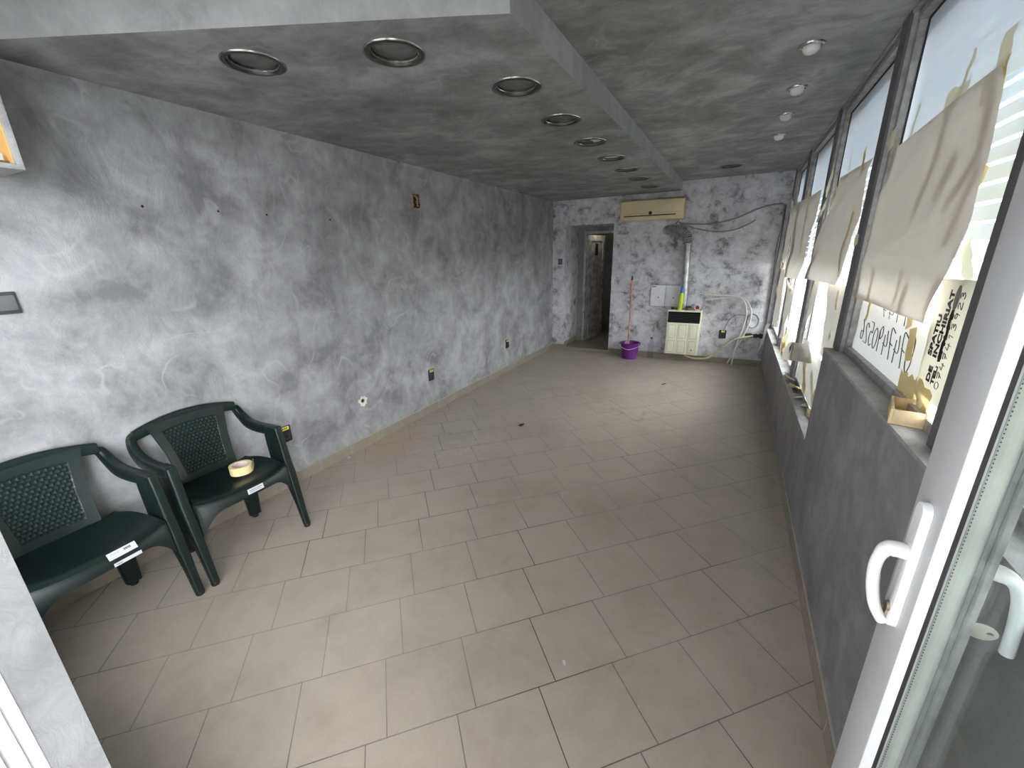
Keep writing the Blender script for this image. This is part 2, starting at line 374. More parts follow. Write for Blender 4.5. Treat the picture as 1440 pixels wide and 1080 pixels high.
# windows along the right wall: posts, frames, panes, frosted film, shutter
PO = [(-6.60, -6.52), (-5.32, -5.235), (-4.035, -3.925), (-2.67, -2.56), (-1.27, -1.14), (-.075, -.0)]
XG = 3.297
for i in range(5):
    y0, y1 = PO[i][1], PO[i+1][0]; zb = ZH if i < 2 else ZL
    w = sempty('window_%d' % (i+1))
    pz = ZH if i < 3 else ZL
    a, b = PO[i+1]
    obj('window_post', boxes([(3.236, a+.004, zb if i >= 2 else ZH, 3.246, b, HC)] ), 'post', w)
    obj('post_side', boxes([(3.246, a, ZH if i < 2 else ZL, 3.335, b, HC)]), 'frame', w, bevel=.002)
    t = .034
    obj('window_frame', boxes([(3.262, y0, zb, 3.312, y0+t, HC-.02), (3.262, y1-t, zb, 3.312, y1, HC-.02), (3.262, y0+t, zb, 3.312, y1-t, zb+t), (3.255, y0+t, HC-.050, 3.312, y1-t, HC-.02)]), 'frame', w, bevel=.002)
    obj('gasket', boxes([(3.288, y0+t, zb+t, 3.294, y0+t+.006, HC-.050), (3.288, y1-t-.006, zb+t, 3.294, y1-t, HC-.050), (3.288, y0+t+.006, HC-.056, 3.294, y1-t-.006, HC-.050)]), 'gasket', w)
    obj('lintel_strip', b1(3.240, y0, HC-.012, 3.262, y1, HC), 'frame', w)
    obj('glass_pane', b1(XG, y0+t, zb+t, XG+.004, y1-t, HC-.050), 'glass', w)
    obj('frosted_film', b1(XG-.0025, y0+t+.006, 2.02, XG-.001, y1-t-.006, HC-.056), 'film', w)
    bm = BM(); z = 1.50
    while z < 2.45:
        tilt = Matrix.Translation((3.375, 0, z)) @ Matrix.Rotation(.18, 4, 'Y')
        box(bm, -.003, y0+.01, 0, .003, y1-.01, .047, tilt); z += .056
    obj('shutter_slats', bm, 'slat', w)
tag(obj('window_lintel', b1(3.335, YF, HC-.10, 3.40, 0, HC+.15), 'frame'), kind='structure')

# ground outside
struct('pavement', b1(-14, -26, -.22, 24, 14, -.14), 'pave')

# ------------------------------------------------------------------ entrance door leaf (open, hinged beside the parapet)
S = .85; cx, cy, cz = 2.7274, -6.6358, 1.6
lx = lambda x: cx + S*(x-cx)
ly = lambda y: cy + S*(y-cy)
lz = lambda z: cz + S*(z-cz)
X0, X1 = lx(3.08), lx(3.152)
YA, YB, YH = ly(-5.704)+.012, ly(-5.799), -6.535
ZT = 2.36
d = sempty('door_1')
st = obj('stile', boxes([(X0, YB, .012, X1, YA, ZT)]), 'leafgrey', d, bevel=.002)
obj('stile', boxes([(X0, YH, .012, X1, YH+.075, ZT)]), 'leafgrey', d, bevel=.002)
obj('rail', boxes([(X0, YH+.075, .012, X1, YB, .13)]), 'leafgrey', d, bevel=.002)
obj('rail', boxes([(X0, YH+.075, ZT-.085, X1, YB, ZT)]), 'leafgrey', d, bevel=.002)
xg = lx(3.1045)
obj('glazing_bead', b1(X0+.0005, YB-.0012, .13, lx(3.098), YB, ZT-.085), 'white', d)
obj('gasket', boxes([(lx(3.098), YB-.0014, .13, xg, YB, ZT-.085)]), 'gasket', d)
obj('glass_pane', b1(xg, YH+.07, .125, xg+.003, YB+.003, ZT-.08), 'glass', d)
obj('glass_pane', b1(lx(3.131), YH+.07, .125, lx(3.131)+.003, YB+.003, ZT-.08), 'glass', d)
sb = BM(); box(sb, xg+.003, YB-.0035, .13, lx(3.131), YB, ZT-.085)
spc = obj('spacer_bar', sb, 'spacer', d)
obj('perforation', boxes([(xg+.0034, YB-.0041, .2+.006*i, xg+.0046, YB-.0034, .202+.006*i) for i in range(345)]), 'gasket', spc)
obj('inner_bead', boxes([(lx(3.131)+.003, YB-.004, .13, lx(3.142), YB, ZT-.085), (lx(3.142), YB-.012, .13, X1, YB, ZT-.085)]), 'frame', d, bevel=.002)
def handle_set(side, parent):
    xs = X0 if side < 0 else X1
    p = lambda a, y, z: (xs + side*a, y, z)
    yc = ly(-5.748); zc = 0
    bm = BM(); secs = []
    zs0, zs1 = lz(.897), lz(1.168)
    ol = []
    for k in range(9): a = PI*k/8; ol.append((math.cos(a)*.015, zs1-.015+math.sin(a)*.015))
    for k in range(9): a = PI+PI*k/8; ol.append((math.cos(a)*.015, zs0+.015+math.sin(a)*.015))
    loft(bm, [[p(0, yc+y, z) for y, z in ol], [p(.009, yc+y, z) for y, z in ol], [p(.011, yc+y*.85, zs0+(z-zs0)*.985+.002) for y, z in ol]])
    pl = obj('handle_plate', bm, 'white', parent, smooth=True)
    path = spline([p(.006, yc, lz(1.062)), p(.026, yc, lz(1.063)), p(.037, yc, lz(1.053)), p(.0415, yc, lz(1.02)), p(.038, yc, lz(.975)), p(.028, yc, lz(.930)), p(.014, yc, lz(.900))], 7)
    if side > 0: path = spline([p(.006, yc, lz(1.062)), p(.028, yc, lz(1.063)), p(.048, yc, lz(1.052)), p(.060, yc, lz(1.02)), p(.066, yc, lz(.975)), p(.069, yc, lz(.930)), p(.070, yc, lz(.905))], 7)
    bm = BM(); n = len(path)
    tube(bm, path, [.0125 if i < 9 else .0125-.004*min(1, (i-9)/8) for i in range(n)], 14)
    h = obj('handle', bm, 'white', pl, smooth=True)
    if side < 0:
      bm = BM(); tube(bm, [v + Vector((-side*.0052, 0, .0014)) for v in path[24:42]], .0046, 8)
      tag(obj('worn_patch', bm, 'steel', h, smooth=True), 'bare metal where the white paint has worn off')
    cyl = BM(); cz0 = lz(.937)
    lathe(cyl, [(.0085, 0), (.0085, .0155), (.006, .016)], p(0, yc, cz0), 16, 'x', Matrix.Scale(side, 3, (1, 0, 0)) if side < 0 else None, cap=True)
    box(cyl, *sorted_box(p(0, yc-.005, cz0-.024), p(.0148, yc+.005, cz0-.004)))
    obj('lock_cylinder', cyl, 'brass', pl, smooth=True)
    return pl, cz0, yc
def sorted_box(a, b): return (*[min(x, y) for x, y in zip(a, b)], *[max(x, y) for x, y in zip(a, b)])
handle_set(-1, d)
pl, kz, ky = handle_set(1, d)
key = BM(); xk = X1 + .036
o1 = [(xk+.0195*math.cos(2*PI*k/20), kz+.0135*math.sin(2*PI*k/20)) for k in range(20)]
i1 = [(xk+.010+.0042*math.cos(2*PI*k/20), kz+.003*math.sin(2*PI*k/20)) for k in range(20)]
rs = [[(x, ky+q, z) for x, z in pts] for pts, q in ((o1, -.0012), (o1, .0012), (i1, .0012), (i1, -.0012))]
loft(key, rs, cap=False, loop=True)
box(key, X1+.014, ky-.001, kz-.003, xk-.0185, ky+.001, kz+.003)
tag(obj('key', key, 'key', pl, smooth=True), 'cream key head in the lock')
obj('hinge', boxes([(X0-.006, YH-.02, z, X0+.03, YH+.004, z+.09) for z in (.3, 1.1, 2.0)]), 'white', d, bevel=.003)
struct('trim_4', b1(lx(3.08)+.005, -6.70, 0, 3.19, -6.56, 2.4), 'white', bevel=.002)

# inner door at the end of the recess
d2 = sempty('door_2', (.365, D1+.06, .055)); d2.rotation_euler = (0, 0, math.radians(77))
leafw, leafh = .60, 1.84
bm = b1(0, -.02, 0, leafw, .02, leafh)
obj('door_leaf', bm, 'oldwood', d2, bevel=.003)
for z0, z1 in ((.12, .78), (.92, 1.10), (1.22, 1.74)):
    obj('door_panel', boxes([(.09, -.026, z0, leafw-.09, -.02, z1)]), 'oldwood', d2, bevel=.004)
    obj('panel_moulding', boxes([(.075, -.032, z0-.015, .09, -.02, z1+.015), (leafw-.09, -.032, z0-.015, leafw-.075, -.02, z1+.015), (.09, -.032, z0-.015, leafw-.09, -.02, z0), (.09, -.032, z1, leafw-.09, -.02, z1+.015)]), 'oldwood', d2)
obj('letter_slot', b1(.24, -.029, 1.50, .34, -.0255, 1.70), 'hole', d2)
bm = BM(); tube(bm, [(leafw-.05, -.02, .98), (leafw-.05, -.06, .98), (leafw-.13, -.065, .98)], .009, 8); obj('door_handle', bm, 'steel', d2, smooth=True)
struct('trim_5', boxes([(.335, D1-.012, .05, .375, D1+.10, 1.95), (.985, D1-.012, .05, 1.0, D1+.10, 1.95), (.375, D1-.012, 1.91, .985, D1+.10, 1.95)]), 'oldwood', bevel=.003)

# ------------------------------------------------------------------ chairs
def rrect(w, h, r=.3, n=4):
    r = min(w, h)*r; pts = []
    for cx_, cy_, a0 in ((w/2-r, h/2-r, 0), (-w/2+r, h/2-r, PI/2), (-w/2+r, -h/2+r, PI), (w/2-r, -h/2+r, 1.5*PI)):
        for k in range(n): a = a0 + PI/2*k/(n-1); pts.append((cx_+r*math.cos(a), cy_+r*math.sin(a)))
    return pts
def interp(tab, t):
    for (a, va), (b, vb) in zip(tab, tab[1:]):
        if t <= b:
            k = (t-a)/(b-a) if b > a else 0; k = max(0, k); return va + (vb-va)*k
    return tab[-1][1]
def chair_parts():
    P = []
    # seat with rolled rim and arched apron
    bm = BM(); NX, NY = 26, 28
    def front(v): return .178 - .04*abs(v)**2.2
    def seat_pt(u, v):
        hw = .205 + .035*u; x = -.205 + (front(v)+.205)*u
        y = v*hw
        z = .418 + .016*u + .014*abs(v)**4 - .018*(1-v*v)*math.sin(PI*min(1, u*1.1))
        if u > .9: z -= .012*((u-.9)/.1)**2
        z += .016*abs(v)**6*math.sin(PI*min(1, max(0, (u-.1)/.8)))
        return Vector((x, y, z))
    gtop = [[bm.verts.new(seat_pt(i/NX, -1+2*j/NY)) for j in range(NY+1)] for i in range(NX+1)]
    gbot = [[bm.verts.new(v.co - Vector((0, 0, .006))) for v in r] for r in gtop]
    for i in range(NX):
        for j in range(NY):
            bm.faces.new((gtop[i][j], gtop[i+1][j], gtop[i+1][j+1], gtop[i][j+1])); bm.faces.new((gbot[i][j], gbot[i][j+1], gbot[i+1][j+1], gbot[i+1][j]))
    per = [(i, 0) for i in range(NX+1)] + [(NX, j) for j in range(1, NY+1)] + [(i, NY) for i in range(NX-1, -1, -1)] + [(0, j) for j in range(NY-1, 0, -1)]
    for a, b in zip(per, per[1:]+per[:1]):
        bm.faces.new((gtop[a[0]][a[1]], gbot[a[0]][a[1]], gbot[b[0]][b[1]], gtop[b[0]][b[1]]))
    ap = [(i, 0) for i in range(4, NX+1)] + [(NX, j) for j in range(1, NY+1)] + [(i, NY) for i in range(NX-1, 3, -1)]
    secs = []
    for i, j in ap:
        p = gtop[i][j].co.copy(); v = -1+2*j/NY; u = i/NX
        if i == NX: low = .376 - .014*abs(v)**2 - .10*max(0, (abs(v)-.55)/.45)**2; out = Vector((1, v*.4, 0)).normalized()
        else: low = .275 + .10*(1-u)**.5*1.0 if u < 1 else .27; out = Vector((0, math.copysign(1, v), 0))
        low = min(low, p.z-.02)
        q = p + out*.010; q.z = p.z-.012
        e = p + out*.016; e.z = low
        secs.append([p, q, e, e - out*.006, q - out*.008 - Vector((0, 0, .004)), p - out*.006 - Vector((0, 0, .006))])
    loft(bm, secs)
    P.append(('seat', bm, 'chair', None))
    # backrest: woven panel in a frame under an arched top rail
    bm = BM()
    hw_ = [(0, .148), (.25, .150), (.55, .160), (.85, .182), (1, .200)]
    def back_pt(u, t):        # u -1..1, t 0..1
        z = .395 + .375*t
        return Vector((-.198 - .105*t**1.15 - .018*(1-u*u), u*interp(hw_, t), z + .022*(1-u*u)*t))
    NU, NV = 112, 160
    def wv(u, t):
        ww = interp([(0, .70), (1, .76)], t)
        if abs(u) > ww or t < .15 or t > .84: return 0.0
        a = u*8; b = t*22.86; r = math.floor(b)
        a += .5*(r % 2); fa = a-math.floor(a); fb = b-r
        return -.0034*(math.sin(PI*fa)**.6)*(math.sin(PI*fb)**.6)
    A = []; B = []
    for j in range(NV+1):
        ra = []; rb = []
        for i in range(NU+1):
            u = -1+2*i/NU; t = j/NV; p = back_pt(u, t); n = Vector((.96, 0, .28))
            ra.append(bm.verts.new(p + n*(.007 + wv(u, t)))); rb.append(bm.verts.new(p - n*.005))
        A.append(ra); B.append(rb)
    for j in range(NV):
        for i in range(NU):
            fw = bm.faces.new((A[j][i], A[j][i+1], A[j+1][i+1], A[j+1][i])); fw.material_index = int(wv(-1+2*(i+.5)/NU, (j+.5)/NV) != 0); bm.faces.new((B[j][i], B[j+1][i], B[j+1][i+1], B[j][i+1]))
    per = [(0, i) for i in range(NU+1)] + [(j, NU) for j in range(1, NV+1)] + [(NV, i) for i in range(NU-1, -1, -1)] + [(j, 0) for j in range(NV-1, 0, -1)]
    for a, b in zip(per, per[1:]+per[:1]): bm.faces.new((A[a[0]][a[1]], B[a[0]][a[1]], B[b[0]][b[1]], A[b[0]][b[1]]))
    secs = []
    for i in range(33):
        u = -1+2*i/32; y = u*.255
        zt = .762 + .038*(1-u*u); x = -.300 - .022*(1-u*u)
        h = .056 + .012*(1-u*u)
        secs.append([(x+a*.98+.2*b*0, y, zt-h/2+b) for a, b in rrect(.030, h, .35)])
    loft(bm, secs)
    P.append(('backrest', bm, 'chair', None))
    for s in (-1, 1):
        # armrest sweeping down from the top rail
        bm = BM()
        ctr = spline([(-.318, s*.236, .742), (-.318, s*.262, .722), (-.278, s*.272, .668), (-.205, s*.274, .626), (-.10, s*.275, .617), (.0, s*.275, .622), (.078, s*.274, .627)], 6)
        secs = []
        for i, p in enumerate(ctr):
            t = i/(len(ctr)-1)
            dd = (ctr[min(i+1, len(ctr)-1)] - ctr[max(i-1, 0)]); n = Vector((-dd.z, 0, dd.x)); n = n.normalized() if n.length > 1e-6 else Vector((1, 0, 0))
            h = interp([(0, .036), (.2, .050), (.45, .066), (.8, .062), (1, .052)], t); w = interp([(0, .030), (.3, .042), (.6, .050), (1, .046)], t)
            secs.append([p + Vector((0, a, 0)) + n*b for a, b in rrect(w, h, .32)])
        loft(bm, secs)
        P.append(('armrest', bm, 'chair', None))
        # front leg, wide at the arm and tapering to the foot
        bm = BM(); secs = []
        for z, xa, xb, w in ((.650, -.010, .090, .044), (.600, -.034, .100, .044), (.55, -.036, .108, .042), (.43, -.020, .126, .046), (.36, .030, .146, .048), (.27, .098, .160, .046), (.15, .140, .180, .040), (.02, .172, .206, .034)):
            yy = s*(.272 if z > .4 else .272 - .004*(1-z/.4))
            secs.append([((xa+xb)/2+a, yy+b, z) for a, b in rrect(xb-xa, w, .22)])
        loft(bm, secs)
        P.append(('leg', bm, 'chair', ('foot_pad', (.189, s*.269))))
        bm = BM(); secs = []
        for z, x, w, dp in ((.405, -.175, .092, .05), (.25, -.190, .082, .046), (.02, -.212, .064, .040)):
            secs.append([(x+b, s*interp([(0, .186), (.4, .165)], z)+a, z) for a, b in rrect(w, dp, .2)])
        loft(bm, secs)
        P.append(('leg', bm, 'chair', ('foot_pad', (-.212, s*.185))))
    return P
def chair(label, loc, rz, group):
    t = thing('plastic_armchair', label, 'chair', loc, rz, group)
    for n, bm, m, pad in chair_parts():
        o = obj(n, bm, m, t, smooth=True)
        if n == 'backrest': o.data.materials.append(M['chair_weave'])
        if pad:
            pb = BM(); lathe(pb, [(.017, 0), (.019, .006), (.019, .018), (.014, .026)], (*pad[1], 0), 14); obj(pad[0], pb, 'chair_pad', o, smooth=True)
    return t
c2 = chair('dark green plastic armchair with the masking tape roll on its seat', (.345, -5.58, 0), 0, 'dark green plastic armchairs')
def copy_tree(o, parent=None):
    c = o.copy(); COL.objects.link(c); c.parent = parent
    for ch in o.children: copy_tree(ch, c)
    return c
c1 = copy_tree(c2); c1.location = (.368, -6.205, 0); c1.rotation_euler = (0, 0, math.radians(5))
c1['label'] = 'dark green plastic armchair half hidden by the door jamb, two white stickers on its seat'
def chair_sticker(ch, y0, y1, z0, z1, x0, x1, marks):
    bm = BM(); vs = []
    def pt(y, z, dx): k = (z-z0)/(z1-z0); return (x0+(x1-x0)*k+dx, y, z)
    bm.faces.new([bm.verts.new(pt(y, z, .001)) for y, z in ((y0, z0), (y1, z0), (y1, z1), (y0, z1))])
    ob = obj('label_sticker', bm, 'sticker', ch)
    md = BM()
    for (a, b, c, e) in marks:
        ya, yb = y0+(y1-y0)*a, y0+(y1-y0)*b; za, zb = z0+(z1-z0)*c, z0+(z1-z0)*e
        md.faces.new([md.verts.new(pt(y, z, .002)) for y, z in ((ya, za), (yb, za), (yb, zb), (ya, zb))])
    obj('print', md, 'pencil', ob)
    tag(ob, 'white printed label')
bars = [(.55+.03*i, .565+.03*i + .01*(i % 2), .5, .82) for i in range(9)] + [(.08, .45, .70, .74), (.08, .38, .55, .59), (.08, .42, .25, .28)]
chair_sticker(c2, -.020, .066, .390, .418, .1955, .1905, [(.1, .5, .6, .7), (.55, .9, .6, .7), (.1, .8, .3, .38)])
chair_sticker(c1, .005, .105, .412, .438, .1915, .174, bars)
chair_sticker(c1, .012, .110, .378, .394, .1968, .1955, [(.08, .3, .4, .55)])

# masking tape roll standing open on the seat
t = thing('masking_tape_roll', 'cream masking tape roll lying on the second chair seat', 'tape', (.330, -5.505, .4305), math.radians(20))
bm = BM(); lathe(bm, [(.058, 0), (.058, .048), (.043, .048), (.043, 0), (.058, 0)], (0, 0, 0), 40); 
obj('tape', bm, 'tape_roll', t, smooth=True)
bm = BM(); lathe(bm, [(.043, .001), (.043, .047), (.040, .047), (.040, .001)], (0, 0, 0), 40); cr = obj('core', bm, 'pinkw', t, smooth=True)
bm = BM(); loft(bm, [[(x, y, .002) for x, y in pts] + [(x, y, .046) for x, y in pts[::-1]] for pts in ([(.050, .029), (.050, .0298)], [(.030, .058), (.0302, .0588)], [(.012, .085), (.0125, .0855)])]); obj('loose_end', bm, 'tape_roll', t)

# ------------------------------------------------------------------ ceiling lights
ords = ['first', 'second', 'third', 'fourth', 'fifth', 'sixth', 'seventh', 'eighth', 'ninth']
def downlight(x, y, z, label, variant, group):
    t = thing('recessed_downlight', label, 'ceiling light', (x, y, z), 0, group)
    bm = BM(); lathe(bm, [(.1005, .004), (.1015, -.003), (.106, -.0075), (.114, -.0072), (.1205, -.0045), (.1195, .0004), (.106, .001)], seg=48); obj('trim_ring', bm, 'bronze', t, smooth=True)
    bm = BM(); lathe(bm, [(.1206, -.0046), (.1225, -.0055), (.1250, -.003), (.1258, .0005), (.1206, .0004)], seg=48); obj('outer_rim', bm, 'chrome', t, smooth=True)
    bm = BM(); lathe(bm, [(.106, .0015), (.106, .075), (.104, .075), (.100, .002)], seg=40); obj('reflector_can', bm, 'can', t, smooth=True)
    bm = BM(); lathe(bm, [(.092, .006), (.094, .0035), (.099, .004), (.1005, .010), (.093, .010)], seg=40); obj('inner_ring', bm, 'chrome', t, smooth=True)
    lens = BM()
    if variant == 'lens':
        lathe(lens, [(.0001, .022), (.095, .020), (.095, .017), (.0001, .017)], seg=40); obj('lens', lens, 'lens', t, smooth=True)
    else:
        half = lambda s: [(s*.094*math.sin(PI*k/16) if True else 0, .094*math.cos(PI*k/16)) for k in range(17)]
        for s, m in ((-1, variant[0]), (1, variant[1])):
            bm = BM(); pts = half(s); loft(bm, [[(a, b, .017) for a, b in pts], [(a, b, .021) for a, b in pts]]); obj('lens', bm, m, t)
    return t
vr = ['lens', 'lens', 'lens', 'lens', ('lens', 'lens_w'), ('lens_w', 'lens_c'), ('lens_c', 'lens_c'), ('lens', 'lens'), 'lens']
dlab = ['nearest round recessed downlight, beside the left wall on the dropped ceiling', 'round recessed downlight second from the entrance, first near the slanted edge']
for i, (x, y) in enumerate(DL):
    lab = dlab[i] if i < 2 else 'round recessed downlight, %s from the entrance along the dropped ceiling' % ords[i]
    if i == 5: lab = 'sixth round downlight from the entrance, lens half cream and half white'
    if i == 6: lab = 'seventh round downlight from the entrance, cream inside'
    if i == 4: lab = 'fifth round downlight from the entrance, lens grey with a white end'
    downlight(x, y, HS, lab, vr[i], 'round downlights of the dropped ceiling')
downlight(*DX, HC, 'lone round downlight in the higher ceiling near the back wall', 'lens', None)
for i, (x, y) in enumerate(SP):
    t = thing('spotlight', 'small white bulb spotlight by the windows, %s from the entrance' % ords[i], 'ceiling light', (x, y, HC), 0, 'bulb spotlights along the windows')
    bm = BM(); lathe(bm, [(.036, .010), (.036, -.004), (.044, -.009), (.053, -.006), (.055, .0005), (.044, .0006)], seg=32); obj('trim_ring', bm, 'chrome', t, smooth=True)
    bm = BM(); lathe(bm, [(.020, .055), (.026, .03), (.035, .004), (.0365, -.012), (.033, -.027), (.022, -.037), (.0005, -.041)], seg=28); obj('bulb', bm, 'bulb', t, smooth=True)
    bm = BM(); lathe(bm, [(.0385, .001), (.0385, .085), (.0375, .085), (.0375, .001)], seg=24); obj('socket_can', bm, 'can', t, smooth=True)

# ------------------------------------------------------------------ left wall fittings
def wall_socket(y, label, wired=False):
    t = thing('wall_socket', label, 'socket', (0, y, .405), 0, 'black sockets low on the left wall')
    obj('plate', b1(0, -.042, -.06, .011, .042, .06), 'black', t, bevel=.004)
    bm = BM(); lathe(bm, [(.021, .0112), (.021, .0135), (.017, .0135), (.017, .0112)], (0, 0, -.018), 24, 'x'); obj('receptacle', bm, 'anthracite', t, smooth=True)
    st_ = obj('sticker', b1(.0112, -.028, .030, .0122, .028, .056), 'yellow', t)
    text('print', 'OK 5', .018, 'ink', st_, (.0123, .022, .037), (0, -1, 0), (0, 0, 1))if False else None
    bm = BM(); [box(bm, .0123, -.02+.013*i, .038, .0126, -.012+.013*i, .049) for i in range(3)]; obj('print', bm, 'ink', st_)
    return t
wall_socket(-5.016, 'black wall socket just behind the arm of the second chair')
wall_socket(-3.357, 'black wall socket halfway along the left wall')
wall_socket(-1.663, 'black wall socket near the far end of the left wall')
def rocker_switch(loc, rz, label, w=.08, n=2):
    t = thing('light_switch', label, 'switch', loc, rz)
    obj('plate', b1(0, -w/2-.006, -.046, .010, w/2+.006, .046), 'anthracite', t, bevel=.003)
    for i in range(n):
        a = -w/2 + w/n*i + .003; obj('rocker', b1(.0102, a, -.031, .0145, a+w/n-.004, .031), 'rocker', t, bevel=.002)
    return t
rocker_switch((0, -6.12, 1.45), 0, 'dark grey double light switch on the left wall above the chairs', .14)
rocker_switch((.134, -.0, 1.47), -PI/2, 'small dark light switch left of the doorway on the back wall', .06, 1)
# open junction box with wires
t = thing('junction_box', 'open junction box with bare wires high on the left wall', 'junction box', (0, -3.36, 2.095))
obj('box_frame', boxes([(0, -.05, -.066, .006, -.042, .066), (0, .042, -.066, .006, .05, .066), (0, -.042, .058, .006, .042, .066), (0, -.042, -.066, .006, .042, -.058)]), 'ochre', t)
obj('box_cavity', b1(.0004, -.042, -.058, .002, .042, .058), 'hole', t)
for k in range(3):
    bm = BM(); tube(bm, spline([(.002, -.03+.02*k, .05), (.016, -.01+.012*k, .02), (.014, .012-.016*k, -.01), (.006, .0+.014*k, -.045)], 6), .003, 6); obj('wire', bm, ('cable_g', 'tan', 'ochre')[k], t, smooth=True)
t = thing('pipe_outlet', 'white plaster patch with a dark pipe hole low on the left wall', 'pipe outlet', (0, -4.287, .415))
bm = BM(); ol = [(math.cos(2*PI*k/18)*(.045+.012*math.sin(k*1.7)), math.sin(2*PI*k/18)*(.048+.010*math.cos(k*2.3))) for k in range(18)]
loft(bm, [[(0, y, z) for y, z in ol], [(.006, y*.85, z*.85) for y, z in ol]]); obj('patch', bm, 'gypsum', t, smooth=True)
bm = BM(); lathe(bm, [(.018, .0062), (.020, .010), (.014, .0105), (.013, .0063)], (0, -.012, .008), 18, 'x'); obj('pipe_end', bm, 'brass', t, smooth=True)
bm = BM(); lathe(bm, [(.0001, .0064), (.0135, .0064), (.0135, .0078), (.0001, .0078)], (0, -.012, .008), 18, 'x'); obj('pipe_bore', bm, 'hole', t)
for i, (y, z, nm) in enumerate(((-5.503, 1.876, 'leftmost'), (-5.139, 1.879, 'second from the left'), (-4.846, 1.879, 'third from the left'), (-4.359, 1.877, 'rightmost'))):
    bm = BM(); lathe(bm, [(.0001, .0003), (.007, .0003), (.006, .002), (.0001, .002)], (0, y, z), 10, 'x')
    obj('screw_hole', bm, 'hole', bpy.data.objects['wall_left'])
# display case by the entrance, high on the left wall
t = thing('display_case', 'grey framed display case with an amber back board high by the entrance', 'display case', (0, 0, 0))
obj('frame', boxes([(.0, -6.5, 1.952, .25, -5.95, 1.970), (.0, -5.968, 1.970, .25, -5.95, 2.36), (.0, -6.5, 2.342, .25, -5.968, 2.36), (.0, -6.5, 1.97, .25, -6.482, 2.342)]), 'sill', t, bevel=.002)
obj('back_board', b1(.0, -6.482, 1.97, .012, -5.968, 2.342), 'amber', t)
obj('side_lining', b1(.012, -5.972, 1.972, .225, -5.9685, 2.34), 'amber', t)
obj('shelf_strip', b1(.012, -6.482, 1.9705, .20, -5.973, 1.985), 'brown', t)
obj('card', b1(.19, -6.02, 1.9855, .194, -5.985, 2.01), 'sticker', t)

# ------------------------------------------------------------------ back wall fittings
t = thing('air_conditioner', 'yellowed cream air conditioner high on the back wall', 'air conditioner', (0, 0, 0))
prof = [(0, 2.025), (0, 2.30), (-.155, 2.302), (-.185, 2.285), (-.190, 2.12), (-.178, 2.075), (-.14, 2.035), (-.05, 2.022)]
bm = BM(); loft(bm, [[(1.130, y, z) for y, z in prof], [(1.995, y, z) for y, z in prof]]); obj('body', bm, 'cream', t, bevel=.005)
obj('front_panel', boxes([(1.137, -.1945, 2.125, 1.988, -.187, 2.282)]), 'cream', t, bevel=.003)
obj('air_outlet', b1(1.185, -.1905, 2.082, 1.895, -.181, 2.092), 'hole', t)
obj('louvre', boxes([(1.185, -.186, 2.045, 1.895, -.160, 2.079)]), 'cream', t, bevel=.003)
obj('panel_seam', b1(1.14, -.1915, 2.1185, 1.985, -.188, 2.1235), 'cream_d', t)
bm = BM(); lathe(bm, [(.024, -.1945), (.024, -.199), (.019, -.2005), (.0001, -.2005)], (1.555, 0, 2.118), 20, 'y'); obj('sensor_window', bm, 'black', t, smooth=True)
obj('badge', b1(1.525, -.1956, 2.158, 1.585, -.1945, 2.164), 'cream_d', t)
# duct
t = thing('flue_duct', 'bent galvanised flue duct rising from the gas heater', 'flue duct', (0, 0, 0))
path = spline([(1.79, -.085, 1.885), (1.88, -.085, 1.892), (1.985, -.085, 1.868), (2.060, -.085, 1.79), (2.078, -.085, 1.69)], 40)
bm = BM(); tube(bm, path, [.058 + .009*math.sin(i*2*PI/8) for i in range(len(path))], 20); el = obj('flexible_elbow', bm, 'galv', t, smooth=True)
bm = BM(); tube(bm, [(2.078, -.085, 1.70), (2.092, -.082, 1.25), (2.105, -.074, .80)], .047, 20); obj('straight_pipe', bm, 'galv', t, smooth=True)
bm = BM(); lathe(bm, [(.068, 0), (.070, -.012), (.066, -.02)], (2.078, -.085, 1.70), 20); obj('collar', bm, 'galv', t, smooth=True)
bm = BM(); tube(bm, spline([(1.795, -.066, 1.885), (1.785, -.076, 1.885), (1.79, -.085, 1.885)], 4), .062, 16); obj('wall_spigot', bm, 'galv', t, smooth=True)
# fuse box
t = thing('fuse_box', 'white two door fuse box on the back wall above the heater', 'fuse box', (0, 0, 0))
obj('frame', b1(1.615, -.012, .800, 2.045, 0, 1.118), 'cable_g', t, bevel=.002)
for a, b in ((1.620, 1.826), (1.830, 2.040)):
    dr = obj('door', b1(a, -.018, .805, b, -.0122, 1.113), 'white_box', t, bevel=.0015)
    bm = BM(); lathe(bm, [(.0001, -.0225), (.008, -.0225), (.008, -.0182), (.0001, -.0182)], ((a+b)/2+.01, 0, .935), 12, 'y'); obj('lock', bm, 'black', dr)
obj('label_sticker', b1(1.63, -.0186, 1.085, 1.69, -.0181, 1.10), 'rocker', t)
# gas heater
t = thing('gas_heater', 'cream gas convector heater with black grille on the back wall', 'heater', (0, 0, 0))
x0, x1 = 1.905, 2.365
obj('casing', boxes([(x0, -.16, .115, x1, -.004, .775)]), 'cream_b', t, bevel=.006)
gr = obj('grille', b1(x0+.012, -.1665, .590, x1-.012, -.1605, .750), 'blackgl', t)
obj('grille_bar', boxes([(x0+.02, -.1685, .605+.022*i, x1-.02, -.1667, .611+.022*i) for i in range(6)]), 'black', gr)
pw = (x1-x0-.02)/3
for i in range(3):
    a = x0+.010+pw*i
    p = obj('panel', b1(a+.002, -.172, .125, a+pw-.002, -.1605, .583), 'cream_b', t, bevel=.003)
    for z0, z1 in ((.36, .56), (.145, .325)):
        obj('embossing', boxes([(a+.022, -.1735, z0, a+.028, -.1722, z1), (a+pw-.028, -.1735, z0, a+pw-.022, -.1722, z1), (a+.028, -.1735, z0, a+pw-.028, -.1722, z0+.006), (a+.028, -.1735, z1-.006, a+pw-.028, -.1722, z1)]), 'cream_d', p)
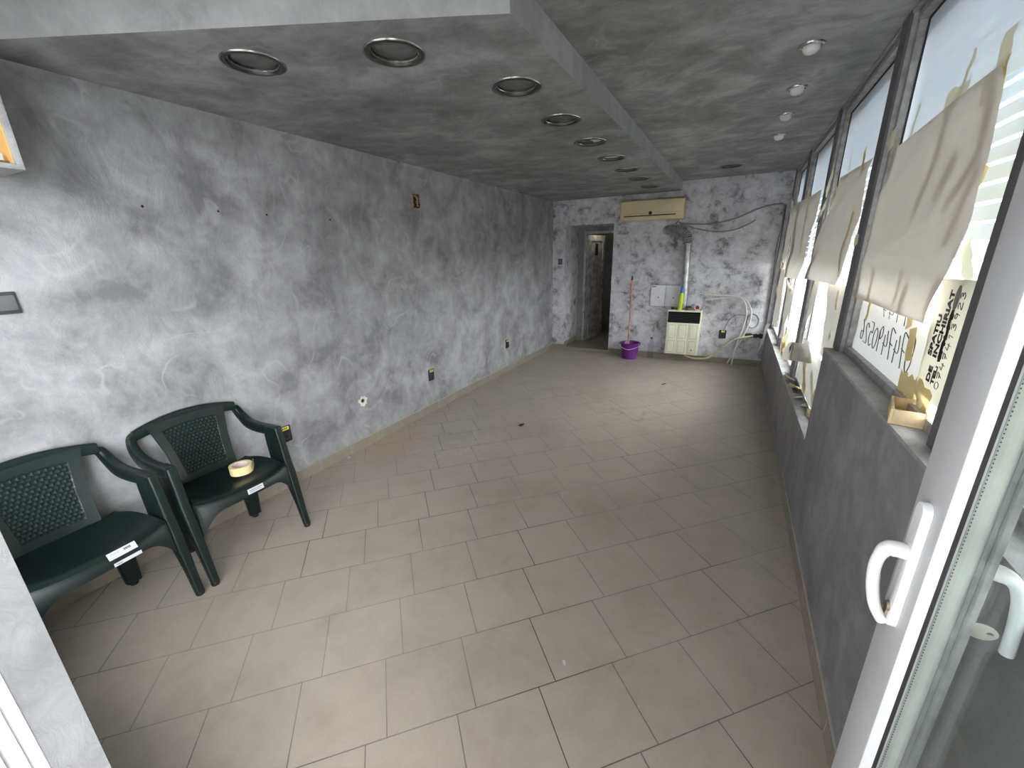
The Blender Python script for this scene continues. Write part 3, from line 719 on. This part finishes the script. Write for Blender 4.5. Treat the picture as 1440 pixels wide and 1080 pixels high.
bm = BM(); lathe(bm, [(.0001, -.180), (.010, -.180), (.011, -.174), (.0001, -.1737)], (x1-.085, 0, .195), 12, 'y'); obj('knob', bm, 'brown', t)
# things on top of the heater
zt = .776
t = thing('spray_bottle', 'lime green bottle with blue cap standing on the heater', 'bottle', (2.066, -.160, zt)); t.rotation_euler = (0, math.radians(2), 0)
bm = BM(); lathe(bm, [(.030, 0), (.033, .006), (.033, .19), (.026, .235), (.022, .245)], seg=24); obj('body', bm, 'lime', t, smooth=True)
bm = BM(); lathe(bm, [(.023, .2455), (.024, .25), (.022, .30), (.012, .318), (.002, .319)], seg=20); obj('cap', bm, 'blue', t, smooth=True)
t = thing('tape_roll', 'red and white tape roll at the right end of the heater top', 'tape', (2.30, -.14, zt+.044))
bm = BM(); lathe(bm, [(.044, -.03), (.044, .02), (.028, .02), (.028, -.03), (.044, -.03)], seg=28, axis='y'); obj('tape', bm, 'pinkw', t, smooth=True, doubles=True)
bm = BM(); lathe(bm, [(.0276, -.026), (.0276, .015), (.0001, .016), (.0001, -.022)], seg=24, axis='y'); obj('core', bm, 'red', t, smooth=True)
t = thing('bottle_cap', 'dark round bottle cap at the left end of the heater top', 'cap', (1.965, -.14, zt))
bm = BM(); lathe(bm, [(.020, 0), (.021, .004), (.019, .034), (.012, .040), (.0001, .040)], seg=18); obj('cap', bm, 'black', t, smooth=True)
bm = BM(); lathe(bm, [(.006, .0402), (.006, .046), (.0001, .046)], seg=12); obj('cap_tip', bm, 'rocker', t, smooth=True)
for i, (x, m, h, lab) in enumerate(((1.997, 'brown', .030, 'brown cork lying next to the dark cap on the heater'), (2.016, 'tan', .034, 'tan cork on the heater beside the green bottle'), (2.024, 'brown', .022, 'shortest brown cork close to the green bottle on the heater'))):
    bm = BM(); lathe(bm, [(.012, 0), (.0125, .003), (.0115, h-.003), (.010, h)], (x, (-.145, -.120, -.148)[i], zt), 14, cap=True); tag(obj('cork', bm, m, smooth=True), lab, 'cork', 'corks on the heater')
t = thing('tin', 'brown tin with dark lid on the heater beside the duct', 'tin', (2.182, -.14, zt))
bm = BM(); lathe(bm, [(.036, 0), (.037, .003), (.037, .036), (.036, .038)], seg=22); obj('body', bm, 'brown', t, smooth=True)
bm = BM(); lathe(bm, [(.038, .0385), (.038, .05), (.030, .056), (.0001, .056)], seg=22); obj('lid', bm, 'black', t, smooth=True)
def crumple(name, c, r, mat, label, cat, flat=.6, seed=1):
    rnd = random.Random(seed); bm = BM(); bmesh.ops.create_icosphere(bm, subdivisions=3, radius=1)
    for v in bm.verts:
        k = .75+.35*rnd.random(); v.co = Vector((v.co.x*r*k, v.co.y*r*k, max(-.55, v.co.z)*r*flat*k))
    mz = min(v.co.z for v in bm.verts)
    for v in bm.verts: v.co += Vector(c) - Vector((0, 0, mz))
    return tag(obj(name, bm, mat), label, cat)
crumple('crumpled_bag', (2.245, -.075, zt+.001), .055, 'bag', 'crumpled pale plastic bag on the heater behind the tape roll', 'bag', .9, 4)
tag(obj('paper_scrap', b1(2.222, -.155, zt+.0005, 2.252, -.125, zt+.012), 'sticker'), 'folded white paper on the heater between tin and tape roll', 'paper')
# broom in bucket
t = thing('bucket', 'purple plastic bucket on the floor left of the heater', 'bucket', (1.395, -.20, 0))
bm = BM(); lathe(bm, [(.0001, .0), (.108, 0), (.112, .004), (.140, .235), (.148, .240), (.150, .252), (.143, .254), (.1365, .238), (.106, .010), (.0001, .010)], seg=36); obj('body', bm, 'purple', t, smooth=True)
bm = BM(); tube(bm, spline([(-.147, 0, .235), (-.13, -.09, .20), (-.0, -.150, .165), (.13, -.09, .20), (.147, 0, .235)], 8), .0035, 6); obj('bucket_handle', bm, 'white_box', t, smooth=True)
for s in (-1, 1): obj('ear', boxes([(s*.150-.008, -.018, .215, s*.150+.008, .018, .25)]), 'purple', t, bevel=.003)
t = thing('mop_stick', 'pink mop stick standing in the purple bucket', 'mop stick', (0, 0, 0))
bm = BM(); tube(bm, [(1.368, -.20, .016), (1.335, -.06, 1.19)], [.0125, .0125], 12); obj('pole', bm, 'stick', t, smooth=True)
bm = BM(); tube(bm, [(1.3351, -.0605, 1.186), (1.3335, -.053, 1.248)], [.0145, .012], 12); obj('grip_cap', bm, 'black', t, smooth=True)
t = thing('plastic_bottle', 'clear empty plastic bottle with black cap beside the bucket', 'bottle', (1.70, -.12, 0))
bm = BM(); lathe(bm, [(.040, .001), (.045, .008), (.045, .08), (.042, .10), (.045, .12), (.045, .22), (.038, .265), (.017, .295), (.014, .315)], seg=24); obj('body', bm, 'pet', t, smooth=True)
bm = BM(); lathe(bm, [(.016, .316), (.0165, .318), (.0165, .338), (.0001, .339)], seg=16); obj('cap', bm, 'black', t, smooth=True)
# back socket
t = thing('wall_socket', 'black wall socket with yellow marks on the back wall', 'socket', (2.664, 0, .43), -PI/2)
obj('plate', b1(0, -.046, -.058, .012, .046, .062), 'black', t, bevel=.004)
bm = BM(); lathe(bm, [(.022, .0122), (.022, .0142), (.017, .0142), (.017, .0122)], (0, 0, -.012), 22, 'x'); obj('receptacle', bm, 'anthracite', t, smooth=True)
obj('sticker', b1(.0122, -.02, .028, .013, .024, .058), 'yellow', t)
# cables
def cable(name, pts, r, mat, label, cat='cable', group=None):
    bm = BM(); tube(bm, spline(pts, 8), r, 8); return tag(obj(name, bm, mat, smooth=True), label, cat, group)
y_ = -.022
cable('cable', [(1.925, y_, 1.99), (1.98, y_, 1.965), (2.13, y_, 1.951), (2.36, y_, 1.943), (2.632, y_, 1.997), (2.867, y_, 2.094), (3.03, y_, 2.137), (3.15, y_, 2.142)], .009, 'cable_g', 'grey cable from the air conditioner to the window corner, upper of two')
cable('cable', [(1.955, -.052, 1.965), (2.02, -.048, 1.938), (2.18, -.035, 1.884), (2.413, -.035, 1.838), (2.631, -.035, 1.853), (2.80, -.035, 1.92), (2.87, -.03, 1.968)], .007, 'cable_g', 'grey cable sagging under the other cable beside the air conditioner')
cable('cable', [(1.93, -.05, 2.02), (1.91, -.04, 1.995), (1.885, -.02, 1.965)], .006, 'cable_d', 'short dark cable end hanging under the air conditioner')
cable('cable', [(2.37, -.02, .990), (2.50, -.03, .985), (2.70, -.03, .980), (2.85, -.032, .962), (2.948, -.034, .860), (2.989, -.034, .70), (2.946, -.034, .49), (2.86, -.036, .25), (2.774, -.040, .012)], .010, 'cable_w', 'outer of two white cables looping from the heater to the floor')
cable('cable', [(2.385, -.048, .918), (2.558, -.056, .946), (2.77, -.060, .968), (2.875, -.064, .918), (2.925, -.068, .745), (2.905, -.075, .535), (2.845, -.085, .235), (2.83, -.095, .012)], .010, 'cable_w', 'inner of two white cables looping from the heater to the floor')
cable('gas_hose', [(2.19, -.09, .098), (2.27, -.09, .07), (2.372, -.078, .055), (2.526, -.09, .09), (2.682, -.11, .25), (2.80, -.115, .375), (2.955, -.10, .425), (3.02, -.04, .43), (3.04, -.006, .43)], .014, 'hose', 'yellowed hose from under the heater to the wall hole', 'hose')
cable('cable', [(2.675, -.0125, .47), (2.68, -.0125, .50), (2.713, -.022, .615), (2.775, -.024, .70), (2.87, -.022, .722), (2.97, -.018, .70)], .005, 'cable_g', 'thin grey cable curving up from the back wall socket')
cable('cable', [(3.165, -.02, 2.14), (3.175, -.02, 1.9), (3.158, -.022, 1.63), (3.166, -.022, 1.38), (3.176, -.02, .95), (3.178, -.02, .42)], .007, 'cable_g', 'grey cable running down the window corner, bulging halfway')
cable('cable', [(3.183, -.045, 2.13), (3.186, -.045, 1.77), (3.180, -.045, 1.44), (3.185, -.045, 1.15), (3.184, -.042, .60)], .008, 'cable_d', 'dark cable running straight down the window corner')
cable('cable', [(3.02+.075*math.cos(a), -.008, .64+.095*math.sin(a)) for a in [2*PI*k/9+.3 for k in range(10)]], .006, 'cable_g', 'loop of plastered cable above the wall hole', 'cable')
bm = BM(); rnd = random.Random(3)
top = [(2.95+.255*k/14, .455+.018*rnd.random()) for k in range(15)]; bot = [(2.95+.24*k/14, .415-.02*rnd.random()) for k in range(15)]
ol = top + bot[::-1]; loft(bm, [[(x, -.001, z) for x, z in ol], [(x, -.004, z) for x, z in ol]])
wb = bpy.data.objects['wall_back']; tag(obj('wall_hole', bm, 'grime', wb), 'sooty broken hole')

# ------------------------------------------------------------------ papers on the windows
def sheet(name, corners, x, mat, label, cat='paper', amp=.006, fx=(0, 0, 0, 0), seed=0, n=26, rag=0.0, parent=None, freq=(9, 5), bulge=0):
    """corners: (y, z) top-far, top-near, bottom-near, bottom-far; fx: extra x at each corner"""
    rnd = random.Random(seed); ph = [rnd.random()*6 for _ in range(6)]; bm = BM()
    (a, b, c, d_) = [Vector((0, p[0], p[1])) for p in corners]; A = []; Bk = []
    for i in range(n+1):
        r1 = []; r2 = []
        for j in range(n+1):
            s, t = j/n, i/n
            p = a*(1-s)*(1-t) + b*s*(1-t) + c*s*t + d_*(1-s)*t
            xo = fx[0]*(1-s)*(1-t) + fx[1]*s*(1-t) + fx[2]*s*t + fx[3]*(1-s)*t
            wv = math.sin(13*t+5*s+ph[0])*.45 + math.sin(7*t-3*s+ph[1])*.45 + math.sin(4*s+5*t+ph[2])*.35 + .18*math.sin(27*t+9*s+ph[3])
            p.y -= bulge*s*s*math.sin(PI*t)
            p.x = x - .002 - amp*(1.4+wv) + xo
            if rag and (i in (0, n) or j in (0, n)):
                p.y += rnd.uniform(-rag, rag); p.z += rnd.uniform(-rag, rag)
            r1.append(bm.verts.new(p)); r2.append(bm.verts.new(p + Vector((.0006, 0, 0))))
        A.append(r1); Bk.append(r2)
    for i in range(n):
        for j in range(n):
            bm.faces.new((A[i][j], A[i][j+1], A[i+1][j+1], A[i+1][j])); 
    for v in [q for r in Bk for q in r]: bm.verts.remove(v)
    o = obj(name, bm, mat, parent, smooth=True)
    if label: tag(o, label, cat)
    return o
def strip(parent, y0, z0, y1, z1, w, x=3.280, mat='tape', curl=0, seed=0, x1=None):
    rnd = random.Random(seed + int(y0*1000)); d_ = Vector((0, y1-y0, z1-z0)); L = d_.length; d_.normalize(); nrm = Vector((0, -d_.z, d_.y)); bm = BM(); secs = []
    n = max(4, int(L/.025))
    for i in range(n+1):
        t = i/n; xx = x + ((x1-x)*t if x1 is not None else 0)
        p = Vector((xx - .0015 - .003*abs(math.sin(t*9+y0*7)) - curl*max(0, t-.6)**2*6, y0, z0)) + d_*L*t
        ww = w/2*(1+rnd.uniform(-.18, .18)); k = rnd.uniform(-.1, .1)*w
        secs.append([p + nrm*(ww+k), p - nrm*(ww-k)])
    loft(bm, secs, closed=False, cap=False)
    return obj('tape_strip', bm, mat, parent, smooth=True)
XP = 3.289
# first bay: large kraft sheet, white sheet with a hand-written number, rental notice
big = sheet('packing_paper', ((-4.075, 2.005), (-4.965, 2.035), (-4.965, 1.375), (-4.035, 1.362)), XP-.014, 'kraft', 'large wavy beige packing paper taped over the window nearest the entrance', amp=.007, fx=(.004, .004, -.012, -.010), seed=5, n=40, bulge=.06)
strip(big, -4.70, 2.155, -4.64, 1.98, .028, mat='tape_pale'); strip(big, -4.69, 2.03, -4.56, 1.70, .045)
strip(big, -4.90, 2.13, -4.905, 1.96, .06, mat='tape_pale'); strip(big, -4.915, 2.06, -4.95, 1.82, .05); strip(big, -4.95, 1.84, -4.83, 1.70, .045)
strip(big, -4.55, 2.055, -4.72, 2.045, .05, mat='tape_pale'); strip(big, -4.28, 2.12, -4.24, 1.99, .025, mat='tape_pale')
strip(big, -4.00, 2.03, -4.10, 2.05, .085, x=3.262, mat='tape_pale'); strip(big, -4.085, 2.02, -4.10, 1.87, .05); strip(big, -4.06, 1.84, -4.05, 1.74, .04)
strip(big, -3.935, 1.625, -4.10, 1.66, .05, x=3.232, x1=3.268, mat='tape_pale'); strip(big, -4.05, 1.58, -4.03, 1.40, .055); strip(big, -4.27, 1.50, -4.23, 1.28, .035)
strip(big, -4.98, 1.80, -4.90, 1.60, .05); strip(big, -4.70, 1.47, -4.76, 1.33, .05); strip(big, -4.80, 1.86, -4.72, 1.74, .06); strip(big, -4.62, 1.52, -4.64, 1.40, .03)
white = sheet('writing_paper', ((-4.0, 1.395), (-4.99, 1.385), (-4.955, 1.125), (-3.985, 1.098)), XP+.002, 'whitepaper', 'white paper with a mirrored handwritten phone number taped low on the window', amp=.002, seed=9, n=20)
strip(white, -3.985, 1.30, -3.97, 1.10, .05, mat='tape_pale'); strip(white, -4.80, 1.145, -5.0, 1.16, .085, mat='tape'); strip(white, -4.80, 1.335, -4.83, 1.23, .06, mat='tape')
strip(white, -5.0, 1.16, -5.05, 1.105, .07, mat='tape_pale'); strip(white, -4.93, 1.20, -5.06, 1.12, .05, mat='tape')
G = {'0': [[(.5, 1), (.15, .8), (.1, .3), (.45, 0), (.85, .25), (.85, .75), (.5, 1)]], '7': [[(.1, .93), (.85, 1), (.35, 0)], [(.2, .5), (.8, .56)]], '4': [[(.35, 1), (.1, .42), (.9, .46)], [(.75, .8), (.62, 0)]],
     '9': [[(.8, .8), (.4, 1), (.2, .7), (.55, .5), (.8, .8), (.65, 0)]], '5': [[(.85, 1), (.3, .97), (.2, .58), (.65, .6), (.8, .28), (.45, 0), (.1, .1)]], '2': [[(.15, .8), (.5, 1), (.8, .75), (.1, .04), (.9, 0)]],
     '6': [[(.75, 1), (.25, .5), (.3, .08), (.7, .1), (.75, .42), (.3, .4)]], '1': [[(.3, .8), (.6, 1), (.5, 0)]], '3': [[(.1, .95), (.6, 1), (.75, .75), (.35, .55), (.8, .35), (.5, 0), (.1, .08)]]}
def hand(parent, s, org, xd, yd, w, h, r, gap=1.15, mat='pencil', hs=None):
    xd, yd = Vector(xd), Vector(yd); bm = BM()
    for i, ch in enumerate(s):
        if ch not in G: continue
        hh = h*(hs[i] if hs else 1)
        for st_ in G[ch]:
            pts = [Vector(org) + xd*(w*(gap*i+p[0])) + yd*(hh*p[1]) for p in st_]
            pts = spline(pts, 4) if len(pts) > 2 else pts
            tube(bm, pts, r, 5)
    return obj('handwriting', bm, mat, parent)
# number written on the outer side: it reads mirrored from the room
hand(white, '0747490526', (XP-.0045, -4.835, 1.182), (0, 1, .004), (0, 0, 1), .063, .125, .0016, 1.08, hs=[1.05, .95, .85, .9, .8, .85, .7, .8, .7, .75])
hand(white, '1147', (XP-.0045, -4.72, 1.325), (0, 1, 0), (0, 0, 1), .07, .05, .0014, 1.2)
sign = sheet('rental_notice', ((-4.945, 1.505), (-5.205, 1.515), (-5.205, 1.165), (-4.97, 1.178)), XP-.016, 'signpaper', 'yellowish rental notice with sideways black lettering beside the open door', 'sign', amp=.002, seed=12, n=12)
xs = XP-.0255
text('lettering', 'SPATIU', .033, 'ink', sign, (xs, -5.026, 1.290), (0, 0, 1), (0, 1, 0), .0014, .120)
text('lettering', 'DE', .033, 'ink', sign, (xs, -5.062, 1.218), (0, 0, 1), (0, 1, 0), .0014, .046)
text('lettering', 'INCHIRIAT', .033, 'ink', sign, (xs, -5.062, 1.290), (0, 0, 1), (0, 1, 0), .0014, .190)
text('lettering', 'TEL:', .026, 'ink', sign, (xs, -5.092, 1.218), (0, 0, 1), (0, 1, 0), .0012, .056)
text('lettering', '0744 498', .026, 'ink', sign, (xs, -5.092, 1.290), (0, 0, 1), (0, 1, 0), .0022, .135)
bm = BM(); tube(bm, spline([(xs+.0005, -5.083, 1.285), (xs+.0005, -5.078, 1.33), (xs+.0005, -5.084, 1.36), (xs+.0005, -5.078, 1.40), (xs+.0005, -5.082, 1.43)], 5), .003, 6); obj('scribble', bm, 'ink', sign)
bm = BM(); ol = [(-5.082+.014*math.cos(2*PI*k/16), 1.462+.034*math.sin(2*PI*k/16)) for k in range(16)]; loft(bm, [[(xs+.001, y, z) for y, z in ol], [(xs, y, z) for y, z in ol]]); obj('smudge', bm, 'smudge', sign)
hand(sign, '0747413923', (xs, -5.126, 1.212), (0, 0, 1), (0, 1, 0), .024, .024, .0009, 1.15)
strip(sign, -5.01, 1.60, -5.09, 1.50, .045, x=XP-.012, mat='tape_pale'); strip(sign, -4.98, 1.19, -5.10, 1.165, .05, x=XP-.02, mat='tape')
s0 = sheet('packing_paper', ((-5.34, 2.0), (-6.45, 2.0), (-6.45, 1.18), (-5.34, 1.16)), XP-.006, 'kraft', 'packing paper on the window seen through the glass of the open door', amp=.006, seed=15, n=20)
strip(s0, -5.40, 1.30, -5.60, 1.20, .09, x=3.275); strip(s0, -5.6, 1.22, -5.95, 1.17, .08, x=3.275, mat='tape_pale')
# second bay
s2 = sheet('packing_paper', ((-2.92, 2.045), (-3.80, 2.02), (-3.70, 1.395), (-2.60, 1.368)), 3.272, 'kraft', 'beige packing paper curling at its lower left corner on the second window', amp=.010, fx=(.01, .008, -.02, -.045), seed=21, n=28)
for a in ((-2.93, 2.02, -3.0, 1.90, .07, 'tape_pale'), (-3.28, 2.13, -3.30, 2.01, .022, 'tape_pale'), (-3.62, 2.09, -3.66, 1.97, .05, 'tape'), (-3.66, 1.78, -3.58, 1.55, .05, 'tape'), (-3.60, 1.60, -3.66, 1.44, .04, 'tape'), (-2.70, 1.42, -2.86, 1.62, .08, 'tape'), (-2.95, 1.95, -2.88, 1.86, .05, 'tape_pale')):
    strip(s2, *a[:5], x=3.252, mat=a[5])
strip(s2, -2.90, 2.10, -2.76, 1.97, .09, x=3.230, mat='tape_pale'); strip(s2, -2.86, 1.90, -2.60, 1.80, .05, x=3.230, mat='tape_pale')
s2b = sheet('packing_paper', ((-3.24, 1.38), (-3.88, 1.40), (-3.90, .95), (-3.42, .95)), 3.282, 'kraft_low', 'tall narrow paper hanging below the curled sheet on the second window', amp=.005, seed=31, n=18)
strip(s2b, -3.60, 1.36, -3.62, 1.25, .05, mat='tape_pale', x=3.27); strip(s2b, -3.60, 1.12, -3.64, 1.08, .05, mat='tape_pale', x=3.27)
s2c = sheet('packing_paper', ((-2.70, 1.40), (-2.98, 1.38), (-2.80, 1.05), (-2.70, .97)), 3.272, 'kraft_low', 'torn narrow paper beside the post on the second window', amp=.006, seed=33, n=14, rag=.004)
# third and fourth bays
s3 = sheet('packing_paper', ((-.75, 2.06), (-2.545, 2.02), (-2.16, 1.34), (-1.16, 1.30)), 3.236, 'kraft', 'large beige paper hanging across the post of the third window', amp=.010, fx=(0, .0, -.01, -.01), seed=41, n=30, bulge=.14)
strip(s3, -1.90, 2.10, -2.0, 1.92, .06, x=3.215); strip(s3, -2.05, 1.95, -2.15, 1.55, .05, x=3.205); strip(s3, -1.0, 2.10, -.80, 2.04, .10, x=3.222, mat='tape_pale')
s4 = sheet('packing_paper', ((.0-.09, 2.10), (-.80, 2.06), (-.60, 1.42), (-.11, 1.44)), 3.245, 'kraft', 'beige paper on the far window at the back wall', amp=.006, seed=51, n=18, rag=.006)
for a in ((-.12, 1.55, -.40, 1.45, .09, 'tape_pale'), (-.14, 1.45, -.35, 1.36, .06, 'tape'), (-.2, 2.14, -.5, 2.07, .08, 'tape_pale')): strip(s4, *a[:5], x=3.225, mat=a[5])
s4b = sheet('packing_paper', ((-.12, 1.36), (-.68, 1.37), (-.95, .80), (-.2, .62)), 3.25, 'kraft_low', 'torn lower paper on the far window at the back wall', amp=.008, seed=53, n=14, rag=.012)
strip(s4b, -.14, 1.12, -.50, 1.02, .07, x=3.225, mat='tape_pale')
s3b = sheet('packing_paper', ((-1.28, 1.25), (-1.85, 1.22), (-1.62, .72), (-1.30, .66)), 3.25, 'kraft_low', 'torn strip of paper beside the post of the third window', amp=.008, seed=55, n=14, rag=.012)
strip(s3b, -1.2, 1.27, -1.75, 1.20, .05, x=3.225, mat='tape_pale')
hs = sheet('cardboard_sheet', ((-1.95, .735), (-3.30, .985), (-3.55, .905), (-2.05, .585)), 3.245, 'kraft_low', 'stiff pale paper with a dark slit leaning on the low sill', amp=.002, fx=(-.02, -.02, -.02, -.02), seed=61, n=16, rag=.003)
bm = BM(); ol = [(-2.55, .80), (-2.66, .86), (-2.64, .80), (-2.60, .77)]; loft(bm, [[(3.203, y, z) for y, z in ol], [(3.2045, y, z) for y, z in ol]]); obj('slit', bm, 'hole', hs)
strip(hs, -1.95, .66, -2.25, .84, .13, x=3.206, mat='tape'); strip(hs, -2.3, .90, -2.05, .96, .05, x=3.206, mat='tape_pale')
ls = sheet('packing_paper', ((-2.74, .93), (-3.88, .935), (-3.88, .61), (-2.72, .59)), 3.278, 'low_white', 'white paper along the low sill behind the stiff pale paper', amp=.006, seed=63, n=16, rag=.01)
strip(ls, -2.95, .82, -3.25, .62, .07, x=3.262, mat='tape'); strip(ls, -3.35, .80, -3.6, .64, .06, x=3.262, mat='tape_pale'); strip(ls, -3.55, .70, -3.75, .72, .09, x=3.262, mat='tape_pale'); strip(ls, -3.05, .86, -3.12, .60, .06, x=3.266, mat='tape_pale')
# litter on the low sill
def scrap(name, c, w, l, rz, tilt, mat, label, seed=0, cat='paper scrap', th=.0012):
    rnd = random.Random(seed); bm = BM(); ol = []
    for k in range(10):
        a = 2*PI*k/10; ol.append((w*math.cos(a)*(.8+.4*rnd.random()), l*math.sin(a)*(.8+.4*rnd.random())))
    m = Matrix.Translation(c) @ Matrix.Rotation(rz, 4, 'Z') @ Matrix.Rotation(tilt, 4, 'Y')
    up = [m @ Vector((x, y, .012*math.sin(x*40+y*25+seed))) for x, y in ol]
    lo = min(p.z for p in up); dz = c[2]-lo + .0008
    up = [p + Vector((0, 0, dz)) for p in up]
    loft(bm, [up, [p + Vector((0, 0, th)) for p in up]])
    return tag(obj(name, bm, mat), label, cat)
scrap('paper_scrap', (3.236, -2.62, ZL), .035, .10, .2, .3, 'kraft', 'torn beige scrap lying on the low sill at its far end', 1)
scrap('paper_scrap', (3.238, -2.98, ZL), .034, .07, .5, .5, 'tape', 'crumpled yellow tape scrap on the low sill below the stiff paper', 2)
scrap('paper_scrap', (3.250, -3.20, ZL), .036, .06, -.3, -.5, 'whitepaper', 'folded white scrap standing on the low sill', 3)
scrap('paper_scrap', (3.258, -3.38, ZL), .028, .05, .1, -.6, 'tape_pale', 'pale tape scrap by the glass on the low sill', 4)
scrap('paper_scrap', (3.262, -3.58, ZL), .022, .06, .2, -.7, 'tape', 'narrow yellow scrap on the low sill nearest the tall parapet', 5)
scrap('plastic_scrap', (3.232, -2.82, ZL), .032, .05, 1.0, .1, 'cable_d', 'dark plastic scrap on the low sill among the papers', 6, 'scrap')
scrap('plastic_scrap', (3.266, -3.48, ZL), .014, .06, .1, .1, 'cable_g', 'grey plastic strip along the low sill beside the glass', 8, 'scrap', .006)
bm = BM(); box(bm, 3.222, -3.06, ZL+.0005, 3.246, -2.96, ZL+.012); tag(obj('wood_chip', bm, 'brown'), 'small brown wood chip on the low sill', 'wood chip')
# hanging torn strip in the far corner
bm = BM(); pts = spline([(3.196, -.22, .64), (3.175, -.25, .56), (3.165, -.28, .48), (3.150, -.31, .40), (3.13, -.33, .33), (3.105, -.36, .27)], 4)
loft(bm, [[p + Vector((-.022*(1-i/len(pts)), .012, 0)), p + Vector((.016*(1-i/len(pts)), -.03*(1-.6*i/len(pts)), .01))] for i, p in enumerate(pts)], closed=False, cap=False)
tag(obj('torn_paper', bm, 'whitepaper', smooth=True), 'torn white paper strip hanging over the low parapet by the back wall', 'paper')
# small open wooden box on the high sill
t = thing('wooden_box', 'small open pale wooden box on the high sill by the door', 'box', (3.246, -5.035, ZH+.0005), math.radians(-14))
def wb_(n, *a): return obj(n, b1(*a), 'wood', t, bevel=.0015)
wb_('base_board', -.042, -.075, 0, .042, .075, .008)
wb_('side_board', -.042, -.075, .0082, -.034, .075, .048); wb_('side_board', .034, -.075, .0082, .042, .075, .048)
wb_('end_board', -.0338, -.075, .0082, .0338, -.067, .046); wb_('end_board', -.0338, .067, .0082, .0338, .075, .046)
obj('spacer_block', b1(-.0335, -.0665, .0084, .0335, -.040, .03), 'wood', t)

# floor litter
scrap('paper_scrap', (2.30, -5.44, 0), .006, .012, .5, .05, 'sticker', 'tiny white paper flake on the floor tiles near the entrance', 11)
scrap('leaf_scrap', (1.05, -3.33, 0), .03, .02, .5, .05, 'grime', 'small dark leaf scrap on the floor halfway along the room', 12, 'leaf')
scrap('leaf_scrap', (2.10, -1.43, 0), .03, .01, .2, .05, 'grime', 'dark scrap on the floor in front of the heater', 13, 'scrap')
scrap('paper_scrap', (.04, -4.55, 0), .014, .020, .5, .05, 'sticker', 'white plaster flake on the floor by the left skirting', 14, 'plaster flake')

# ------------------------------------------------------------------ light
SKY_FRONT, SKY_SIDE = .57, 3.6   # overcast sky, brighter towards the window side
wd = bpy.data.worlds.new('overcast'); sc.world = wd; wd.use_nodes = True
bg = wd.node_tree.nodes['Background']; bg.inputs[0].default_value = (.96, .98, 1.0, 1); 
wt = wd.node_tree
tc = wt.nodes.new('ShaderNodeTexCoord'); sx = wt.nodes.new('ShaderNodeSeparateXYZ'); wt.links.new(tc.outputs['Generated'], sx.inputs[0])
mr = wt.nodes.new('ShaderNodeMapRange'); mr.inputs[1].default_value = .3; mr.inputs[2].default_value = .9; mr.inputs[3].default_value = SKY_FRONT; mr.inputs[4].default_value = SKY_SIDE
mr.interpolation_type = 'SMOOTHSTEP'
wt.links.new(sx.outputs[0], mr.inputs[0]); wt.links.new(mr.outputs[0], bg.inputs[1])
def portal(loc, rot, sx, sy):
    l = bpy.data.lights.new('daylight_portal', 'AREA'); l.shape = 'RECTANGLE'; l.size = sx; l.size_y = sy; l.cycles.is_portal = True
    o = bpy.data.objects.new('daylight_portal', l); COL.objects.link(o); o.location = loc; o.rotation_euler = rot
portal((2.58, -6.78, 1.2), (PI/2, 0, 0), 1.1, 2.4)
portal((1.05, -6.78, 1.42), (PI/2, 0, 0), 1.5, 1.95)
portal((3.42, -1.98, 1.5), (0, PI/2, 0), 1.95, 3.95)
portal((3.42, -5.3, 1.8), (0, PI/2, 0), 1.4, 2.6)
l = bpy.data.lights.new('corridor_lamp', 'POINT'); l.energy = 1.0; l.color = (1, .93, .72); l.shadow_soft_size = .05
o = bpy.data.objects.new('corridor_lamp', l); COL.objects.link(o); o.location = (.50, .92, 2.12)

# ------------------------------------------------------------------ camera
R = [[0.8845974439333892, 0.4658577963277709, -0.021537775817093104], [0.12212666066635669, -0.2759779487933365, -0.9533736153965596], [-0.4500804827372531, 0.8407215266546085, -0.3010230450954636]]
cam = bpy.data.cameras.new('camera'); cam.sensor_fit = 'HORIZONTAL'; cam.sensor_width = 36; cam.lens = 576.436/1440*36; cam.clip_start = .02
co = bpy.data.objects.new('camera', cam); COL.objects.link(co)
r0, r1, r2 = (Vector(r) for r in R)
m = Matrix((r0, -r1, -r2)).transposed().to_4x4(); m.translation = Vector((2.72736, -6.63580, 1.6)); co.matrix_world = m
sc.camera = co
sc.view_settings.view_transform = 'Standard'; sc.view_settings.look = 'None'; sc.view_settings.exposure = 2.55; sc.view_settings.gamma = 1; sc.view_settings.use_curve_mapping = False
try: sc.cycles.use_denoising = True
except Exception: pass
sc.cycles.max_bounces = 12; sc.cycles.diffuse_bounces = 6; sc.cycles.transparent_max_bounces = 16; sc.cycles.transmission_bounces = 8
sc.cycles.sample_clamp_indirect = 6
